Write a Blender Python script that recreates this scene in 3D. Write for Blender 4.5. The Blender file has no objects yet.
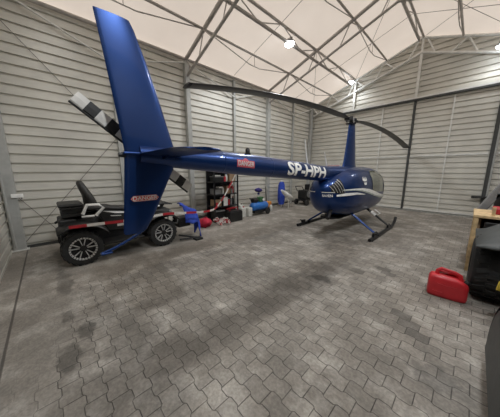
import bpy, bmesh, math, random
from mathutils import Vector, Matrix
random.seed(7)
PI = math.pi
C = bpy.context.scene.collection
V = Vector
sin, cos, rad = math.sin, math.cos, math.radians

# ------------------------------------------------------------------ materials
def nodes(m):
    m.use_nodes = True
    nt = m.node_tree
    return nt, nt.nodes, nt.links, nt.nodes['Principled BSDF']

def pmat(name, col, rough=0.5, metal=0.0, var=0.12, scale=9.0, coat=0.0, bump=0.0, emit=None, estr=0.0, bscale=60.0, spec=0.5):
    m = bpy.data.materials.new(name)
    nt, N, L, b = nodes(m)
    tc = N.new('ShaderNodeTexCoord')
    nz = N.new('ShaderNodeTexNoise'); nz.inputs['Scale'].default_value = scale; nz.inputs['Detail'].default_value = 5
    L.new(tc.outputs['Object'], nz.inputs['Vector'])
    rp = N.new('ShaderNodeValToRGB')
    a = [max(0, c*(1-var)) for c in col]; d = [min(1, c*(1+var)) for c in col]
    rp.color_ramp.elements[0].position = 0.3; rp.color_ramp.elements[1].position = 0.7
    rp.color_ramp.elements[0].color = (*a, 1); rp.color_ramp.elements[1].color = (*d, 1)
    L.new(nz.outputs['Fac'], rp.inputs['Fac']); L.new(rp.outputs['Color'], b.inputs['Base Color'])
    b.inputs['Roughness'].default_value = rough; b.inputs['Metallic'].default_value = metal
    b.inputs['Coat Weight'].default_value = coat; b.inputs['Coat Roughness'].default_value = 0.08
    b.inputs['Specular IOR Level'].default_value = spec
    if bump:
        n2 = N.new('ShaderNodeTexNoise'); n2.inputs['Scale'].default_value = bscale
        L.new(tc.outputs['Object'], n2.inputs['Vector'])
        bp = N.new('ShaderNodeBump'); bp.inputs['Strength'].default_value = bump; bp.inputs['Distance'].default_value = 0.01
        L.new(n2.outputs['Fac'], bp.inputs['Height']); L.new(bp.outputs['Normal'], b.inputs['Normal'])
    if emit:
        b.inputs['Emission Color'].default_value = (*emit, 1); b.inputs['Emission Strength'].default_value = estr
    return m

M = {}
M['paint'] = pmat('navy_blue_aircraft_paint', (0.0045, 0.034, 0.155), 0.33, 0.6, 0.06, 3, coat=0.4)
M['white'] = pmat('white_gloss_paint', (0.88, 0.88, 0.86), 0.35)
M['swoosh'] = pmat('silver_green_stripe_paint', (0.42, 0.48, 0.44), 0.35)
M['blade'] = pmat('dark_grey_rotor_paint', (0.085, 0.085, 0.078), 0.45, 0.0, 0.25, 4)
M['black'] = pmat('black_plastic', (0.012, 0.012, 0.012), 0.5)
M['blackmetal'] = pmat('black_painted_metal', (0.02, 0.02, 0.022), 0.4, 0.3)
M['rubber'] = pmat('black_tyre_rubber', (0.018, 0.018, 0.018), 0.7, 0, 0.3, 20, bump=0.2)
M['chrome'] = pmat('bare_aluminium', (0.72, 0.72, 0.71), 0.35, 0.5)
M['glass'] = pmat('tinted_acrylic', (0.13, 0.14, 0.105), 0.1, 0.0, 0.2, 4, coat=0.5)
M['steel'] = pmat('galvanised_roof_steel', (0.42, 0.39, 0.365), 0.5, 0.3, 0.15, 6)
M['steel_light'] = pmat('pale_galvanised_steel', (0.72, 0.72, 0.69), 0.4, 0.15, 0.12, 6)
M['column'] = pmat('grey_column_paint', (0.42, 0.425, 0.41), 0.5, 0.1, 0.12, 5)
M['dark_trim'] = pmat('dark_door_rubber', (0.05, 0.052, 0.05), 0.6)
M['red'] = pmat('red_fuel_plastic', (0.56, 0.022, 0.032), 0.42, 0, 0.1, 8, coat=0.1)
M['redsign'] = pmat('red_sign_paint', (0.55, 0.05, 0.04), 0.5)
M['pinksign'] = pmat('faded_red_sign_paint', (0.55, 0.09, 0.12), 0.5)
M['redtape'] = pmat('red_barrier_plastic', (0.42, 0.02, 0.03), 0.45)
M['whitetape'] = pmat('white_barrier_plastic', (0.72, 0.7, 0.66), 0.45)
M['wood'] = pmat('raw_pine_timber', (0.6, 0.44, 0.24), 0.7, 0, 0.25, 14)
M['seat'] = pmat('black_seat_vinyl', (0.022, 0.021, 0.02), 0.5, 0, 0.2, 30, bump=0.1)
M['bluecloth'] = pmat('royal_blue_cloth', (0.025, 0.065, 0.42), 0.8, 0, 0.2, 12, bump=0.3)
M['bluetank'] = pmat('bright_blue_enamel', (0.02, 0.15, 0.5), 0.35, 0.1, 0.1, 6, coat=0.3)
M['purple'] = pmat('dark_violet_cloth', (0.035, 0.025, 0.17), 0.8)
M['orange'] = pmat('orange_tool_plastic', (0.62, 0.24, 0.03), 0.45)
M['yellow'] = pmat('yellow_webbing', (0.65, 0.48, 0.06), 0.6)
M['natural'] = pmat('translucent_white_plastic', (0.6, 0.6, 0.56), 0.45)
M['card'] = pmat('brown_cardboard', (0.3, 0.2, 0.12), 0.8)
M['paper'] = pmat('white_paper', (0.62, 0.61, 0.58), 0.8)
M['grey'] = pmat('mid_grey_plastic', (0.2, 0.2, 0.2), 0.5)
M['fender'] = pmat('charcoal_moulded_plastic', (0.062, 0.068, 0.068), 0.55, 0, 0.15, 12)
M['green'] = pmat('green_plastic', (0.05, 0.16, 0.06), 0.5)
M['redcloth'] = pmat('red_cloth', (0.5, 0.02, 0.05), 0.8, 0, 0.2, 10, bump=0.3)
M['wire'] = pmat('thin_steel_wire', (0.2, 0.19, 0.17), 0.5, 0.4)
M['kerb'] = pmat('pale_concrete_kerb', (0.46, 0.46, 0.43), 0.8, 0, 0.2, 12)
M['lamp'] = pmat('led_lens', (0.9, 0.95, 1.0), 0.4, emit=(0.88, 0.95, 1.0), estr=22)

def wall_mat():
    m = pmat('ribbed_grey_cladding', (0.66, 0.64, 0.58), 0.46, 0.1, 0.1, 1.3)
    nt, N, L, b = nodes(m)
    # slow grime in the sheet itself: long streaks along the ribs
    tc = N.new('ShaderNodeTexCoord'); mp = N.new('ShaderNodeMapping'); mp.inputs['Scale'].default_value = (1.2, 1.2, 14)
    nz = N.new('ShaderNodeTexNoise'); nz.inputs['Scale'].default_value = 1.5; nz.inputs['Detail'].default_value = 6
    L.new(tc.outputs['Object'], mp.inputs['Vector']); L.new(mp.outputs['Vector'], nz.inputs['Vector'])
    mr = N.new('ShaderNodeMapRange'); mr.inputs['To Min'].default_value = 0.82; mr.inputs['To Max'].default_value = 1.12
    L.new(nz.outputs['Fac'], mr.inputs['Value'])
    mx = N.new('ShaderNodeMixRGB'); mx.blend_type = 'MULTIPLY'; mx.inputs['Fac'].default_value = 1
    src = b.inputs['Base Color'].links[0].from_socket
    L.new(src, mx.inputs['Color1']); L.new(mr.outputs['Result'], mx.inputs['Color2']); L.new(mx.outputs['Color'], b.inputs['Base Color'])
    return m
M['wall'] = wall_mat()

def fabric_mat():
    m = bpy.data.materials.new('white_roof_membrane'); m.use_nodes = True
    nt = m.node_tree; N = nt.nodes; L = nt.links
    N.remove(N['Principled BSDF'])
    tc = N.new('ShaderNodeTexCoord')
    nz = N.new('ShaderNodeTexNoise'); nz.inputs['Scale'].default_value = 0.7; nz.inputs['Detail'].default_value = 4
    L.new(tc.outputs['Object'], nz.inputs['Vector'])
    rp = N.new('ShaderNodeValToRGB')
    rp.color_ramp.elements[0].position = 0.3; rp.color_ramp.elements[0].color = (0.80, 0.715, 0.645, 1)
    rp.color_ramp.elements[1].position = 0.7; rp.color_ramp.elements[1].color = (0.87, 0.785, 0.715, 1)
    L.new(nz.outputs['Fac'], rp.inputs['Fac'])
    t = N.new('ShaderNodeBsdfTranslucent'); d = N.new('ShaderNodeBsdfDiffuse'); mx = N.new('ShaderNodeMixShader')
    mx.inputs['Fac'].default_value = 0.45
    L.new(rp.outputs['Color'], t.inputs['Color']); L.new(rp.outputs['Color'], d.inputs['Color'])
    L.new(d.outputs['BSDF'], mx.inputs[1]); L.new(t.outputs['BSDF'], mx.inputs[2])
    L.new(mx.outputs['Shader'], N['Material Output'].inputs['Surface'])
    return m
M['fabric'] = fabric_mat()

def floor_mat():
    m = bpy.data.materials.new('interlocking_concrete_pavers')
    nt, N, L, b = nodes(m)
    def mt(op, a, c=None, d=None, clamp=False):
        n = N.new('ShaderNodeMath'); n.operation = op; n.use_clamp = clamp
        for i, v in enumerate((a, c, d)):
            if v is None: continue
            if isinstance(v, (int, float)): n.inputs[i].default_value = v
            else: L.new(v, n.inputs[i])
        return n.outputs[0]
    tc = N.new('ShaderNodeTexCoord'); sp = N.new('ShaderNodeSeparateXYZ'); L.new(tc.outputs['Object'], sp.inputs[0])
    X, Y = sp.outputs['X'], sp.outputs['Y']
    PX, PY, A = 0.2, 0.137, 0.0105
    # softened trapezoid wave along X
    ph = mt('MULTIPLY', X, 2*PI/PX)
    wv = mt('MULTIPLY', mt('SINE', ph), 2.4)
    wv = mt('MAXIMUM', mt('MINIMUM', wv, 1.0), -1.0)
    yw = mt('ADD', Y, mt('MULTIPLY', wv, A))
    ry = mt('DIVIDE', yw, PY); row = mt('FLOOR', ry); fy = mt('SUBTRACT', ry, row)
    odd = mt('MODULO', mt('ABSOLUTE', row), 2.0)
    rx = mt('ADD', mt('DIVIDE', X, PX), mt('ADD', mt('MULTIPLY', odd, 0.5), 0.0)); colm = mt('FLOOR', rx); fx = mt('SUBTRACT', rx, colm)
    dy = mt('MULTIPLY', mt('MINIMUM', fy, mt('SUBTRACT', 1.0, fy)), PY)
    dx = mt('MULTIPLY', mt('MINIMUM', fx, mt('SUBTRACT', 1.0, fx)), PX)
    d = mt('MINIMUM', dx, dy)
    def maprange(v, a, c, lo, hi, smooth=True):
        n = N.new('ShaderNodeMapRange'); n.interpolation_type = 'SMOOTHSTEP' if smooth else 'LINEAR'
        L.new(v, n.inputs['Value'])
        for k, q in zip(('From Min', 'From Max', 'To Min', 'To Max'), (a, c, lo, hi)): n.inputs[k].default_value = q
        return n.outputs['Result']
    def noise(scale, detail=5, vec=None, rough=0.6):
        n = N.new('ShaderNodeTexNoise'); n.inputs['Scale'].default_value = scale; n.inputs['Detail'].default_value = detail
        n.inputs['Roughness'].default_value = rough
        L.new(vec or tc.outputs['Object'], n.inputs['Vector']); return n.outputs['Fac']
    joint = maprange(d, 0.0015, 0.0045, 1.0, 0.0)
    # cement-dusted strip beside the left wall where the joints are filled in
    edge = mt('ADD', mt('MINIMUM', mt('ADD', X, 4.0), mt('MULTIPLY', mt('ADD', mt('ADD', X, 3.03), mt('MULTIPLY', Y, 3.9)), 0.5)), mt('MULTIPLY', mt('SUBTRACT', noise(1.6, 5), 0.5), 0.9))
    clean = maprange(edge, -0.3, 0.25, 0.0, 1.0)
    joint = mt('MULTIPLY', joint, mt('ADD', mt('MULTIPLY', clean, 0.85), 0.12))
    joint = mt('MULTIPLY', joint, maprange(noise(5, 3), 0.3, 0.62, 0.55, 1.0))
    # cast gutter strip joint along the front gable
    sj = maprange(mt('ABSOLUTE', mt('ADD', Y, 0.51)), 0.006, 0.016, 1.0, 0.0)
    strip = maprange(Y, -0.52, -0.50, 0.0, 1.0)
    joint = mt('MAXIMUM', mt('MULTIPLY', joint, strip), mt('MULTIPLY', sj, 0.8))
    # per-stone tone
    cv = N.new('ShaderNodeCombineXYZ'); L.new(colm, cv.inputs[0]); L.new(row, cv.inputs[1])
    wn = N.new('ShaderNodeTexWhiteNoise'); wn.noise_dimensions = '2D'; L.new(cv.outputs[0], wn.inputs['Vector'])
    stone = mt('ADD', mt('MULTIPLY', mt('SUBTRACT', maprange(wn.outputs['Value'], 0, 1, 0.86, 1.12, False), 0.95), clean), 0.95)
    big = maprange(noise(0.55, 6), 0.3, 0.7, 0.84, 1.14)
    fine = maprange(noise(38, 6), 0.3, 0.7, 0.82, 1.16)
    mid = maprange(noise(7, 6), 0.3, 0.7, 0.88, 1.1)
    tone = mt('MULTIPLY', mt('MULTIPLY', stone, big), mt('MULTIPLY', fine, mid))
    # worn wet tyre track: a band from near the door up to under the aircraft
    def band(xc_near, slope, y0, half, ya, yb, wob=0.25):
        ax = mt('ADD', mt('MULTIPLY', mt('SUBTRACT', Y, y0), slope), xc_near)
        off = mt('ABSOLUTE', mt('SUBTRACT', X, mt('ADD', ax, mt('MULTIPLY', mt('SUBTRACT', noise(1.7, 4), 0.5), wob))))
        return mt('MULTIPLY', maprange(off, half*0.6, half*1.2, 1.0, 0.0), mt('MULTIPLY', maprange(Y, ya-0.5, ya+0.2, 0, 1), maprange(Y, yb-0.5, yb+0.9, 1, 0)))
    dark = mt('MULTIPLY', band(-1.80, 0.06, 0.7, 0.26, 0.2, 3.8, 0.12), 0.34)
    dark = mt('MAXIMUM', dark, mt('MULTIPLY', band(-2.75, 0.02, 0.7, 0.14, 0.3, 3.0), 0.22))
    dark = mt('MAXIMUM', dark, mt('MULTIPLY', band(-3.75, 0.02, 0.7, 0.16, 0.9, 6.0), 0.25))
    def spot(cx, cy, rx_, ry_, amt, nz=7.0, ang=0.0):
        ux = mt('SUBTRACT', X, cx); uy = mt('SUBTRACT', Y, cy)
        px = mt('DIVIDE', mt('ADD', mt('MULTIPLY', ux, cos(ang)), mt('MULTIPLY', uy, sin(ang))), rx_)
        py = mt('DIVIDE', mt('SUBTRACT', mt('MULTIPLY', uy, cos(ang)), mt('MULTIPLY', ux, sin(ang))), ry_)
        r = mt('SQRT', mt('ADD', mt('MULTIPLY', px, px), mt('MULTIPLY', py, py)))
        r = mt('ADD', r, mt('MULTIPLY', mt('SUBTRACT', noise(nz, 5), 0.5), 1.5))
        return mt('MULTIPLY', maprange(r, 0.6, 1.05, 1.0, 0.0), amt)
    for s in [(-1.53, 3.06, 0.18, 0.14, 0.6), (-1.75, 2.95, 0.12, 0.1, 0.45), (-2.0, 3.5, 0.16, 0.1, 0.35), (0.0, 2.2, 0.22, 0.16, 0.35),
              (-2.75, 0.12, 0.2, 0.1, 0.55), (-2.45, -0.05, 0.2, 0.12, 0.5), (-3.2, -0.02, 0.15, 0.07, 0.4), (-4.3, 0.0, 0.6, 0.12, 0.4), (-2.1, 4.6, 0.6, 0.25, 0.3), (-0.95, 4.2, 0.16, 0.05, 0.5), (-0.7, 4.05, 0.14, 0.05, 0.4), (-1.2, 3.7, 0.14, 0.05, 0.5),
              (-5.7, 0.3, 0.8, 0.5, 0.45), (-2.3, 5.3, 0.8, 0.5, 0.3)]:
        dark = mt('MAXIMUM', dark, spot(*s))
    dark = mt('MAXIMUM', dark, spot(-2.0, .45, .8, .3, .3, 3.0))
    # single stones soaked dark
    CX = mt('MULTIPLY', mt('SUBTRACT', mt('ADD', colm, 0.5), mt('MULTIPLY', odd, 0.5)), PX); CY = mt('MULTIPLY', mt('ADD', row, 0.5), PY)
    for cx, cy, rx_, ry_, amt in [(-.46, 2.93, .12, .08, .5), (-.28, 2.80, .12, .08, .45), (-.12, 2.65, .12, .08, .5), (-.95, 4.2, .12, .08, .4), (-.75, 4.05, .11, .08, .4), (-1.25, 3.72, .11, .08, .4), (-2.3, .6, .12, .2, .25)]:
        q = mt('ADD', mt('POWER', mt('DIVIDE', mt('SUBTRACT', CX, cx), rx_), 2.0), mt('POWER', mt('DIVIDE', mt('SUBTRACT', CY, cy), ry_), 2.0))
        dark = mt('MAXIMUM', dark, mt('MULTIPLY', mt('LESS_THAN', q, 1.0), amt))
    tone = mt('MULTIPLY', tone, mt('SUBTRACT', 1.0, dark))
    mx = N.new('ShaderNodeMixRGB'); mx.inputs['Color1'].default_value = (0.232, 0.216, 0.196, 1); mx.inputs['Color2'].default_value = (0.052, 0.046, 0.042, 1)
    # lime bloom
    lm = N.new('ShaderNodeMixRGB'); lm.inputs['Color1'].default_value = (0.265, 0.241, 0.21, 1); lm.inputs['Color2'].default_value = (0.42, 0.392, 0.352, 1)
    L.new(maprange(noise(2.2, 8), 0.46, 0.68, 0, 0.85), lm.inputs['Fac'])
    mul = N.new('ShaderNodeMixRGB'); mul.blend_type = 'MULTIPLY'; mul.inputs['Fac'].default_value = 1
    L.new(lm.outputs['Color'], mul.inputs['Color1']); L.new(tone, mul.inputs['Color2'])
    L.new(mul.outputs['Color'], mx.inputs['Color1']); L.new(joint, mx.inputs['Fac'])
    L.new(mx.outputs['Color'], b.inputs['Base Color'])
    rr = mt('SUBTRACT', 0.8, mt('MULTIPLY', dark, 0.5)); L.new(rr, b.inputs['Roughness'])
    hgt = mt('ADD', mt('MULTIPLY', mt('SUBTRACT', 1.0, joint), 1.0), mt('MULTIPLY', fine, 0.18))
    bp = N.new('ShaderNodeBump'); bp.inputs['Strength'].default_value = 0.7; bp.inputs['Distance'].default_value = 0.006
    L.new(hgt, bp.inputs['Height']); L.new(bp.outputs['Normal'], b.inputs['Normal'])
    return m
M['floor'] = floor_mat()

# ------------------------------------------------------------------ mesh builder (world coordinates)
class MB:
    def __init__(s): s.v = []; s.f = []; s.mi = []
    def add(s, vs, fs, mi=0):
        o = len(s.v); s.v += [V(p) for p in vs]; s.f += [[i+o for i in f] for f in fs]; s.mi += [mi]*len(fs); return s
    def box(s, lo, hi, R=None, mi=0):
        (a, b, c), (d, e, f) = lo, hi
        vs = [V(p) for p in ((a,b,c),(d,b,c),(d,e,c),(a,e,c),(a,b,f),(d,b,f),(d,e,f),(a,e,f))]
        if R is not None:
            ce = (V(lo)+V(hi))/2; vs = [ce + R @ (p-ce) for p in vs]
        return s.add(vs, [(0,3,2,1),(4,5,6,7),(0,1,5,4),(1,2,6,5),(2,3,7,6),(3,0,4,7)], mi)
    def tube(s, pts, r, n=8, cap=True, flat=1.0, mi=0):
        pts = [V(p) for p in pts]; rr = r if isinstance(r, (list, tuple)) else [r]*len(pts)
        rings = []; up = None
        for i, p in enumerate(pts):
            t = (pts[min(i+1, len(pts)-1)] - pts[max(i-1, 0)]).normalized()
            if up is None:
                up = V((0,0,1)) if abs(t.z) < 0.95 else V((0,1,0))
            a = t.cross(up)
            if a.length < 1e-4: a = t.cross(V((1,0,0)))
            a.normalize(); b = a.cross(t).normalized(); up = b
            rings.append([p + rr[i]*(cos(2*PI*k/n)*a + flat*sin(2*PI*k/n)*b) for k in range(n)])
        return s.loft(rings, cap, mi)
    def loft(s, rings, cap=True, mi=0, closed=True):
        n = len(rings[0]); vs = [p for r in rings for p in r]; fs = []
        for i in range(len(rings)-1):
            for k in range(n if closed else n-1):
                a, b = i*n+k, i*n+(k+1) % n
                fs.append((a, b, b+n, a+n))
        if cap and closed: fs += [tuple(range(n-1, -1, -1)), tuple(range((len(rings)-1)*n, len(rings)*n))]
        return s.add(vs, fs, mi)
    def lathe(s, c, axis, prof, n=24, mi=0):       # prof: (radius, offset along axis)
        c = V(c); ax = V(axis).normalized(); u = ax.orthogonal().normalized(); w = ax.cross(u)
        return s.loft([[c + ax*o + max(r, 1e-4)*(cos(2*PI*k/n)*u + sin(2*PI*k/n)*w) for k in range(n)] for r, o in prof], True, mi)
    def prism(s, poly, d, mi=0):                  # planar outline swept along d
        poly = [V(p) for p in poly]; d = V(d); n = len(poly)
        vs = poly + [p+d for p in poly]
        fs = [tuple(range(n-1, -1, -1)), tuple(range(n, 2*n))] + [(k, (k+1) % n, n+(k+1) % n, n+k) for k in range(n)]
        return s.add(vs, fs, mi)
    def ell(s, c, r, n=16, m=10, mi=0, jit=0.0):
        c = V(c); rings = []
        for i in range(m+1):
            a = -PI/2 + PI*i/m
            rings.append([c + V((r[0]*max(cos(a), .02)*cos(2*PI*k/n), r[1]*max(cos(a), .02)*sin(2*PI*k/n), r[2]*sin(a))) * 1.0 + (V((random.uniform(-1,1), random.uniform(-1,1), random.uniform(-1,1)))*jit) for k in range(n)])
        return s.loft(rings, True, mi)

def wloc(o):
    p = V((0,0,0))
    while o is not None: p += V(o.location); o = o.parent
    return p

def obj(name, mb, mat, parent=None, smooth=None, bevel=0.0, sub=0, segs=2):
    me = bpy.data.meshes.new(name)
    off = wloc(parent) if parent is not None else V((0,0,0))
    if parent is None and mb.v and name != 'floor':      # origin at the base of the thing
        xs = [p.x for p in mb.v]; ys = [p.y for p in mb.v]; zs = [p.z for p in mb.v]
        off = V(((min(xs)+max(xs))/2, (min(ys)+max(ys))/2, min(zs)))
    me.from_pydata([p-off for p in mb.v], [], mb.f)
    bm = bmesh.new(); bm.from_mesh(me); bmesh.ops.recalc_face_normals(bm, faces=bm.faces); bm.to_mesh(me); bm.free()
    for m in (mat if isinstance(mat, (list, tuple)) else [mat]): me.materials.append(M[m] if isinstance(m, str) else m)
    for p, i in zip(me.polygons, mb.mi): p.material_index = i
    o = bpy.data.objects.new(name, me); C.objects.link(o)
    if parent is not None: o.parent = parent
    else: o.location = off
    if bevel:
        b = o.modifiers.new('b', 'BEVEL'); b.width = bevel; b.segments = segs; b.limit_method = 'ANGLE'; b.angle_limit = rad(35)
    if sub:
        q = o.modifiers.new('s', 'SUBSURF'); q.levels = sub; q.render_levels = sub
    if smooth is not None:
        me.shade_smooth()
        if smooth < 180: me.set_sharp_from_angle(angle=rad(smooth))
    return o

def tag(o, label=None, cat=None, group=None, kind=None):
    if label: o['label'] = label
    if cat: o['category'] = cat
    if group: o['group'] = group
    if kind: o['kind'] = kind
    return o

def thing(name, label, cat, loc, group=None, kind=None):
    o = bpy.data.objects.new(name, None); C.objects.link(o); o.location = loc
    o.empty_display_size = 0.1
    return tag(o, label, cat, group, kind)

def struct(name, mb, mat, label=None, cat=None, group=None, **k):
    return tag(obj(name, mb, mat, **k), label, cat, group, 'structure')

def text_mesh(body, size, bold=0.0, cuts=0):
    cu = bpy.data.curves.new('t', 'FONT'); cu.body = body; cu.size = size; cu.align_x = 'CENTER'; cu.align_y = 'CENTER'; cu.offset = bold; cu.resolution_u = 3
    o = bpy.data.objects.new('t', cu); C.objects.link(o)
    me = bpy.data.meshes.new_from_object(o)
    bm = bmesh.new(); bm.from_mesh(me)
    for i in range(cuts):
        y = -size*0.5 + size*(i+0.5)/cuts
        bmesh.ops.bisect_plane(bm, geom=bm.verts[:]+bm.edges[:]+bm.faces[:], plane_co=(0, y, 0), plane_no=(0, 1, 0))
    vs = [v.co.copy() for v in bm.verts]; bm.verts.index_update()
    fs = [[v.index for v in f.verts] for f in bm.faces]
    bm.free(); bpy.data.objects.remove(o); bpy.data.meshes.remove(me); bpy.data.curves.remove(cu)
    return vs, fs

# ------------------------------------------------------------------ the hangar
XL, XR, YF, YB = -6.85, 2.75, -0.74, 11.45
XC = (XL+XR)/2
ZE, SL = 5.3, 0.345                       # membrane height at the eave, slope
def roof(x): return ZE + SL*(min(x, 2*XC-x) - XL)
ZW = 5.2

struct('floor', MB().box((XL-0.3, YF-0.3, -0.1), (XR+0.3, YB+0.3, 0.0)), 'floor')

def ribs(ztop, phase=0.0):                # profile of the cladding: (z, depth)
    pr = [(0.0, 0.0)]; z = 0.05 + phase
    while z < ztop - 0.06:
        pr += [(z, 0.0), (z+0.004, 0.05), (z+0.05, 0.05), (z+0.056, 0.0)]; z += 0.2
    return pr + [(ztop, 0.0)]

def clad_wall(mb, p0, p1, n, ztop, phase=0.0, zb=0.0, thick=0.08):   # ribbed sheet from p0 to p1; n points into the room
    p0, p1, n = V(p0), V(p1), V(n)
    prof = [(z+zb, d) for z, d in ribs(ztop-zb, phase)]
    face = [[q - n*d + V((0,0,z)) for q in (p0, p1)] for z, d in prof]
    back = [[q - n*thick + V((0,0,z)) for q in (p0, p1)] for z in (ztop, zb)]
    return mb.loft([[r[k] for r in (face+back)] for k in (0, 1)], True)

struct('wall_left', clad_wall(MB(), (XL, YF-0.07, 0), (XL, YB+0.07, 0), (1, 0, 0), ZW), 'wall')
struct('wall_right', clad_wall(MB(), (XR, YF-0.07, 0), (XR, YB+0.07, 0), (-1, 0, 0), ZW), 'wall')
struct('added_shade_panel_1', MB().box((XR-.16, .3, 0), (XR-.11, 10.9, 2.7)), 'dark_trim', 'added dark panel on the unseen wall beside the camera', 'added panel')  # dark panel added out of view to darken reflections in the blue paint
struct('added_shade_panel_2', MB().box((-2.3, YF+.01, 0), (XR-.25, YF+.06, 4.2)), 'dark_trim', 'added dark panel on the unseen gable behind the camera', 'roller door')  # unseen panel added behind the camera so the fin mirrors less light
def gable(name, y, n):
    mb = clad_wall(MB(), (XL, y, 0), (XR, y, 0), n, ZW)
    z = ZW
    while z < roof(XC) - 0.1:              # stepped courses of sheet follow the slope
        z2 = min(z+0.2, roof(XC)-0.06)
        inset = lambda q: XL + max(0, (q + 0.05 - ZE))/SL
        a, b = inset(z), inset(z2)
        c, d = 2*XC-a, 2*XC-b
        ny = n[1]
        rows = [(z, 0, 0), (z+0.05, 0, 0), (z+0.054, 0.05, 0), (z+0.1, 0.05, 0), (z+0.106, 0, 0), (z2, 0, 0)]
        rr = []
        for q, dep, _ in rows:
            q = min(q, z2); t = (q-z)/(z2-z+1e-6)
            rr.append((a+(b-a)*t, y-ny*dep, q, c+(d-c)*t))
        ring0 = [V((r[0], r[1], r[2])) for r in rr] + [V((b, y-ny*0.08, z2)), V((a, y-ny*0.08, z))]
        ring1 = [V((r[3], r[1], r[2])) for r in rr] + [V((d, y-ny*0.08, z2)), V((c, y-ny*0.08, z))]
        mb.loft([ring0, ring1]); z += 0.2
    return struct(name, mb, 'wall')
gable('wall_back', YB, (0, -1, 0))
gable('wall_front', YF, (0, 1, 0))

fab = MB()
ys = [YF-0.2 + (YB-YF+0.4)*i/24 for i in range(25)]
xs = [XL-0.12 + (XR-XL+0.24)*i/24 for i in range(25)]
def fz(x, y): return roof(x) + 0.012*sin(x*5.3)*sin(y*1.6)
top = [[V((x, y, fz(x, y))) for x in xs] for y in ys]
vs = [p for r in top for p in r]
fab.add(vs, [(j*25+i, j*25+i+1, (j+1)*25+i+1, (j+1)*25+i) for j in range(24) for i in range(24)])
ceil = struct('ceiling', fab, 'fabric')
for p in ceil.data.polygons: p.use_smooth = True

struct('baseboard_back', MB().box((XL+0.05, YB-0.1, 0), (XR-0.05, YB+0.0, 0.07)), 'kerb', 'pale concrete kerb along the foot of the back wall', 'kerb', bevel=0.008)
struct('baseboard_left', MB().box((XL, YF+0.05, 0), (XL+0.045, YB-0.12, 0.06)), 'dark_trim', 'dark strip along the foot of the long ribbed wall', 'strip')

# columns of the long wall
FR = [-0.35, 3.64, 7.6, 11.3]
for y, w, lab in [(-0.62, 0.2, 'thick grey corner column beside the white junction box'), (1.56, 0.1, 'thin grey wall column behind the blue tail fin'), (3.64, 0.15, 'grey wall column carrying the nearest visible roof truss'),
               (5.62, 0.09, 'thin grey wall column between the black shelf and the blue compressor'), (7.6, 0.16, 'grey wall column carrying the middle roof truss'), (9.55, 0.09, 'thin grey wall column behind the white whip antenna'),
               (11.22, 0.18, 'dark grey column in the far corner of the hangar')]:
    d = 0.14 if w > 0.1 else 0.08
    mb = MB().box((XL+0.01, y-w/2, 0), (XL+0.01+d, y+w/2, 5.14 if y != -0.62 else 5.1))
    col = thing('steel_column', lab, 'column', (XL+0.08, y, 0), kind='structure')
    obj('shaft', mb, 'column', col, bevel=0.008)
    obj('base_plate', MB().box((XL+0.01, y-w/2-0.04, 0), (XL+0.05+d, y+w/2+0.04, 0.02)), 'steel_light', col)
for y in FR:
    col = thing('steel_column', 'grey column of the right-hand long wall', 'column', (XR-0.08, y, 0), kind='structure', group='columns of the wall beside the camera')
    obj('shaft', MB().box((XR-0.15, y-0.07, 0), (XR-0.01, y+0.07, 5.1)), 'column', col)
eb = MB().tube([(XL+0.08, YF+0.05, 5.2), (XL+0.08, YB-0.1, 5.2)], 0.045, 8)
struct('trim_1', eb, 'steel', 'eave tube along the top of the long wall', 'tube')

# knee braces near the wall top
xk = XL+0.12
for y0, y1, z0, z1, lab in [(-0.35, 1.56, 5.2, 4.45, 'pale knee brace above the striped tail rotor'), (3.64, 1.6, 5.1, 4.5, 'pale knee brace just behind the blue fin edge'), (3.68, 5.6, 5.1, 4.5, 'pale knee brace above the rotor blade tip'),
                            (7.55, 5.66, 5.1, 4.5, 'pale knee brace above the middle of the rotor blade'), (7.64, 9.5, 5.1, 4.5, 'pale knee brace meeting the thin column near the far corner'), (11.2, 9.6, 5.1, 4.5, 'pale knee brace in the far corner at the eave')]:
    struct('knee_brace', MB().tube([(xk, y0, z0), (xk, y1, z1)], 0.022, 8), 'steel_light', lab, 'brace')
# wall bracing wires
for a, b, lab in [((-0.42, 4.8), (1.5, 2.55), 'thin bracing wire running down to the tail rotor blade tip'), ((-0.5, 1.15), (0.2, 0.06), 'short bracing wire running down from the white junction box'), ((-0.6, 0.06), (1.5, 2.6), 'thin bracing wire rising behind the quad bike backrest')]:
    struct('bracing_wire', MB().tube([(XL+0.05, a[0], a[1]), (XL+0.05, b[0], b[1])], 0.007, 6), 'wire', lab, 'wire')
t = thing('junction_box', 'small white junction box on the corner column', 'junction box', (XL+0.16, -0.5, 1.18))
obj('housing', MB().box((XL+0.15, -0.6, 1.17), (XL+0.21, -0.42, 1.25)), 'white', t, bevel=0.008)
obj('cable_gland', MB().tube([(XL+0.18, -0.45, 1.17), (XL+0.18, -0.45, 1.14)], 0.012), 'grey', t)
struct('corner_strut', MB().tube([(-6.55, YF+0.05, 2.3), (-6.62, YF+0.07, 0.1)], 0.02, 8), 'column', 'slim strut on the front gable beside the corner column', 'strut')

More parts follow.
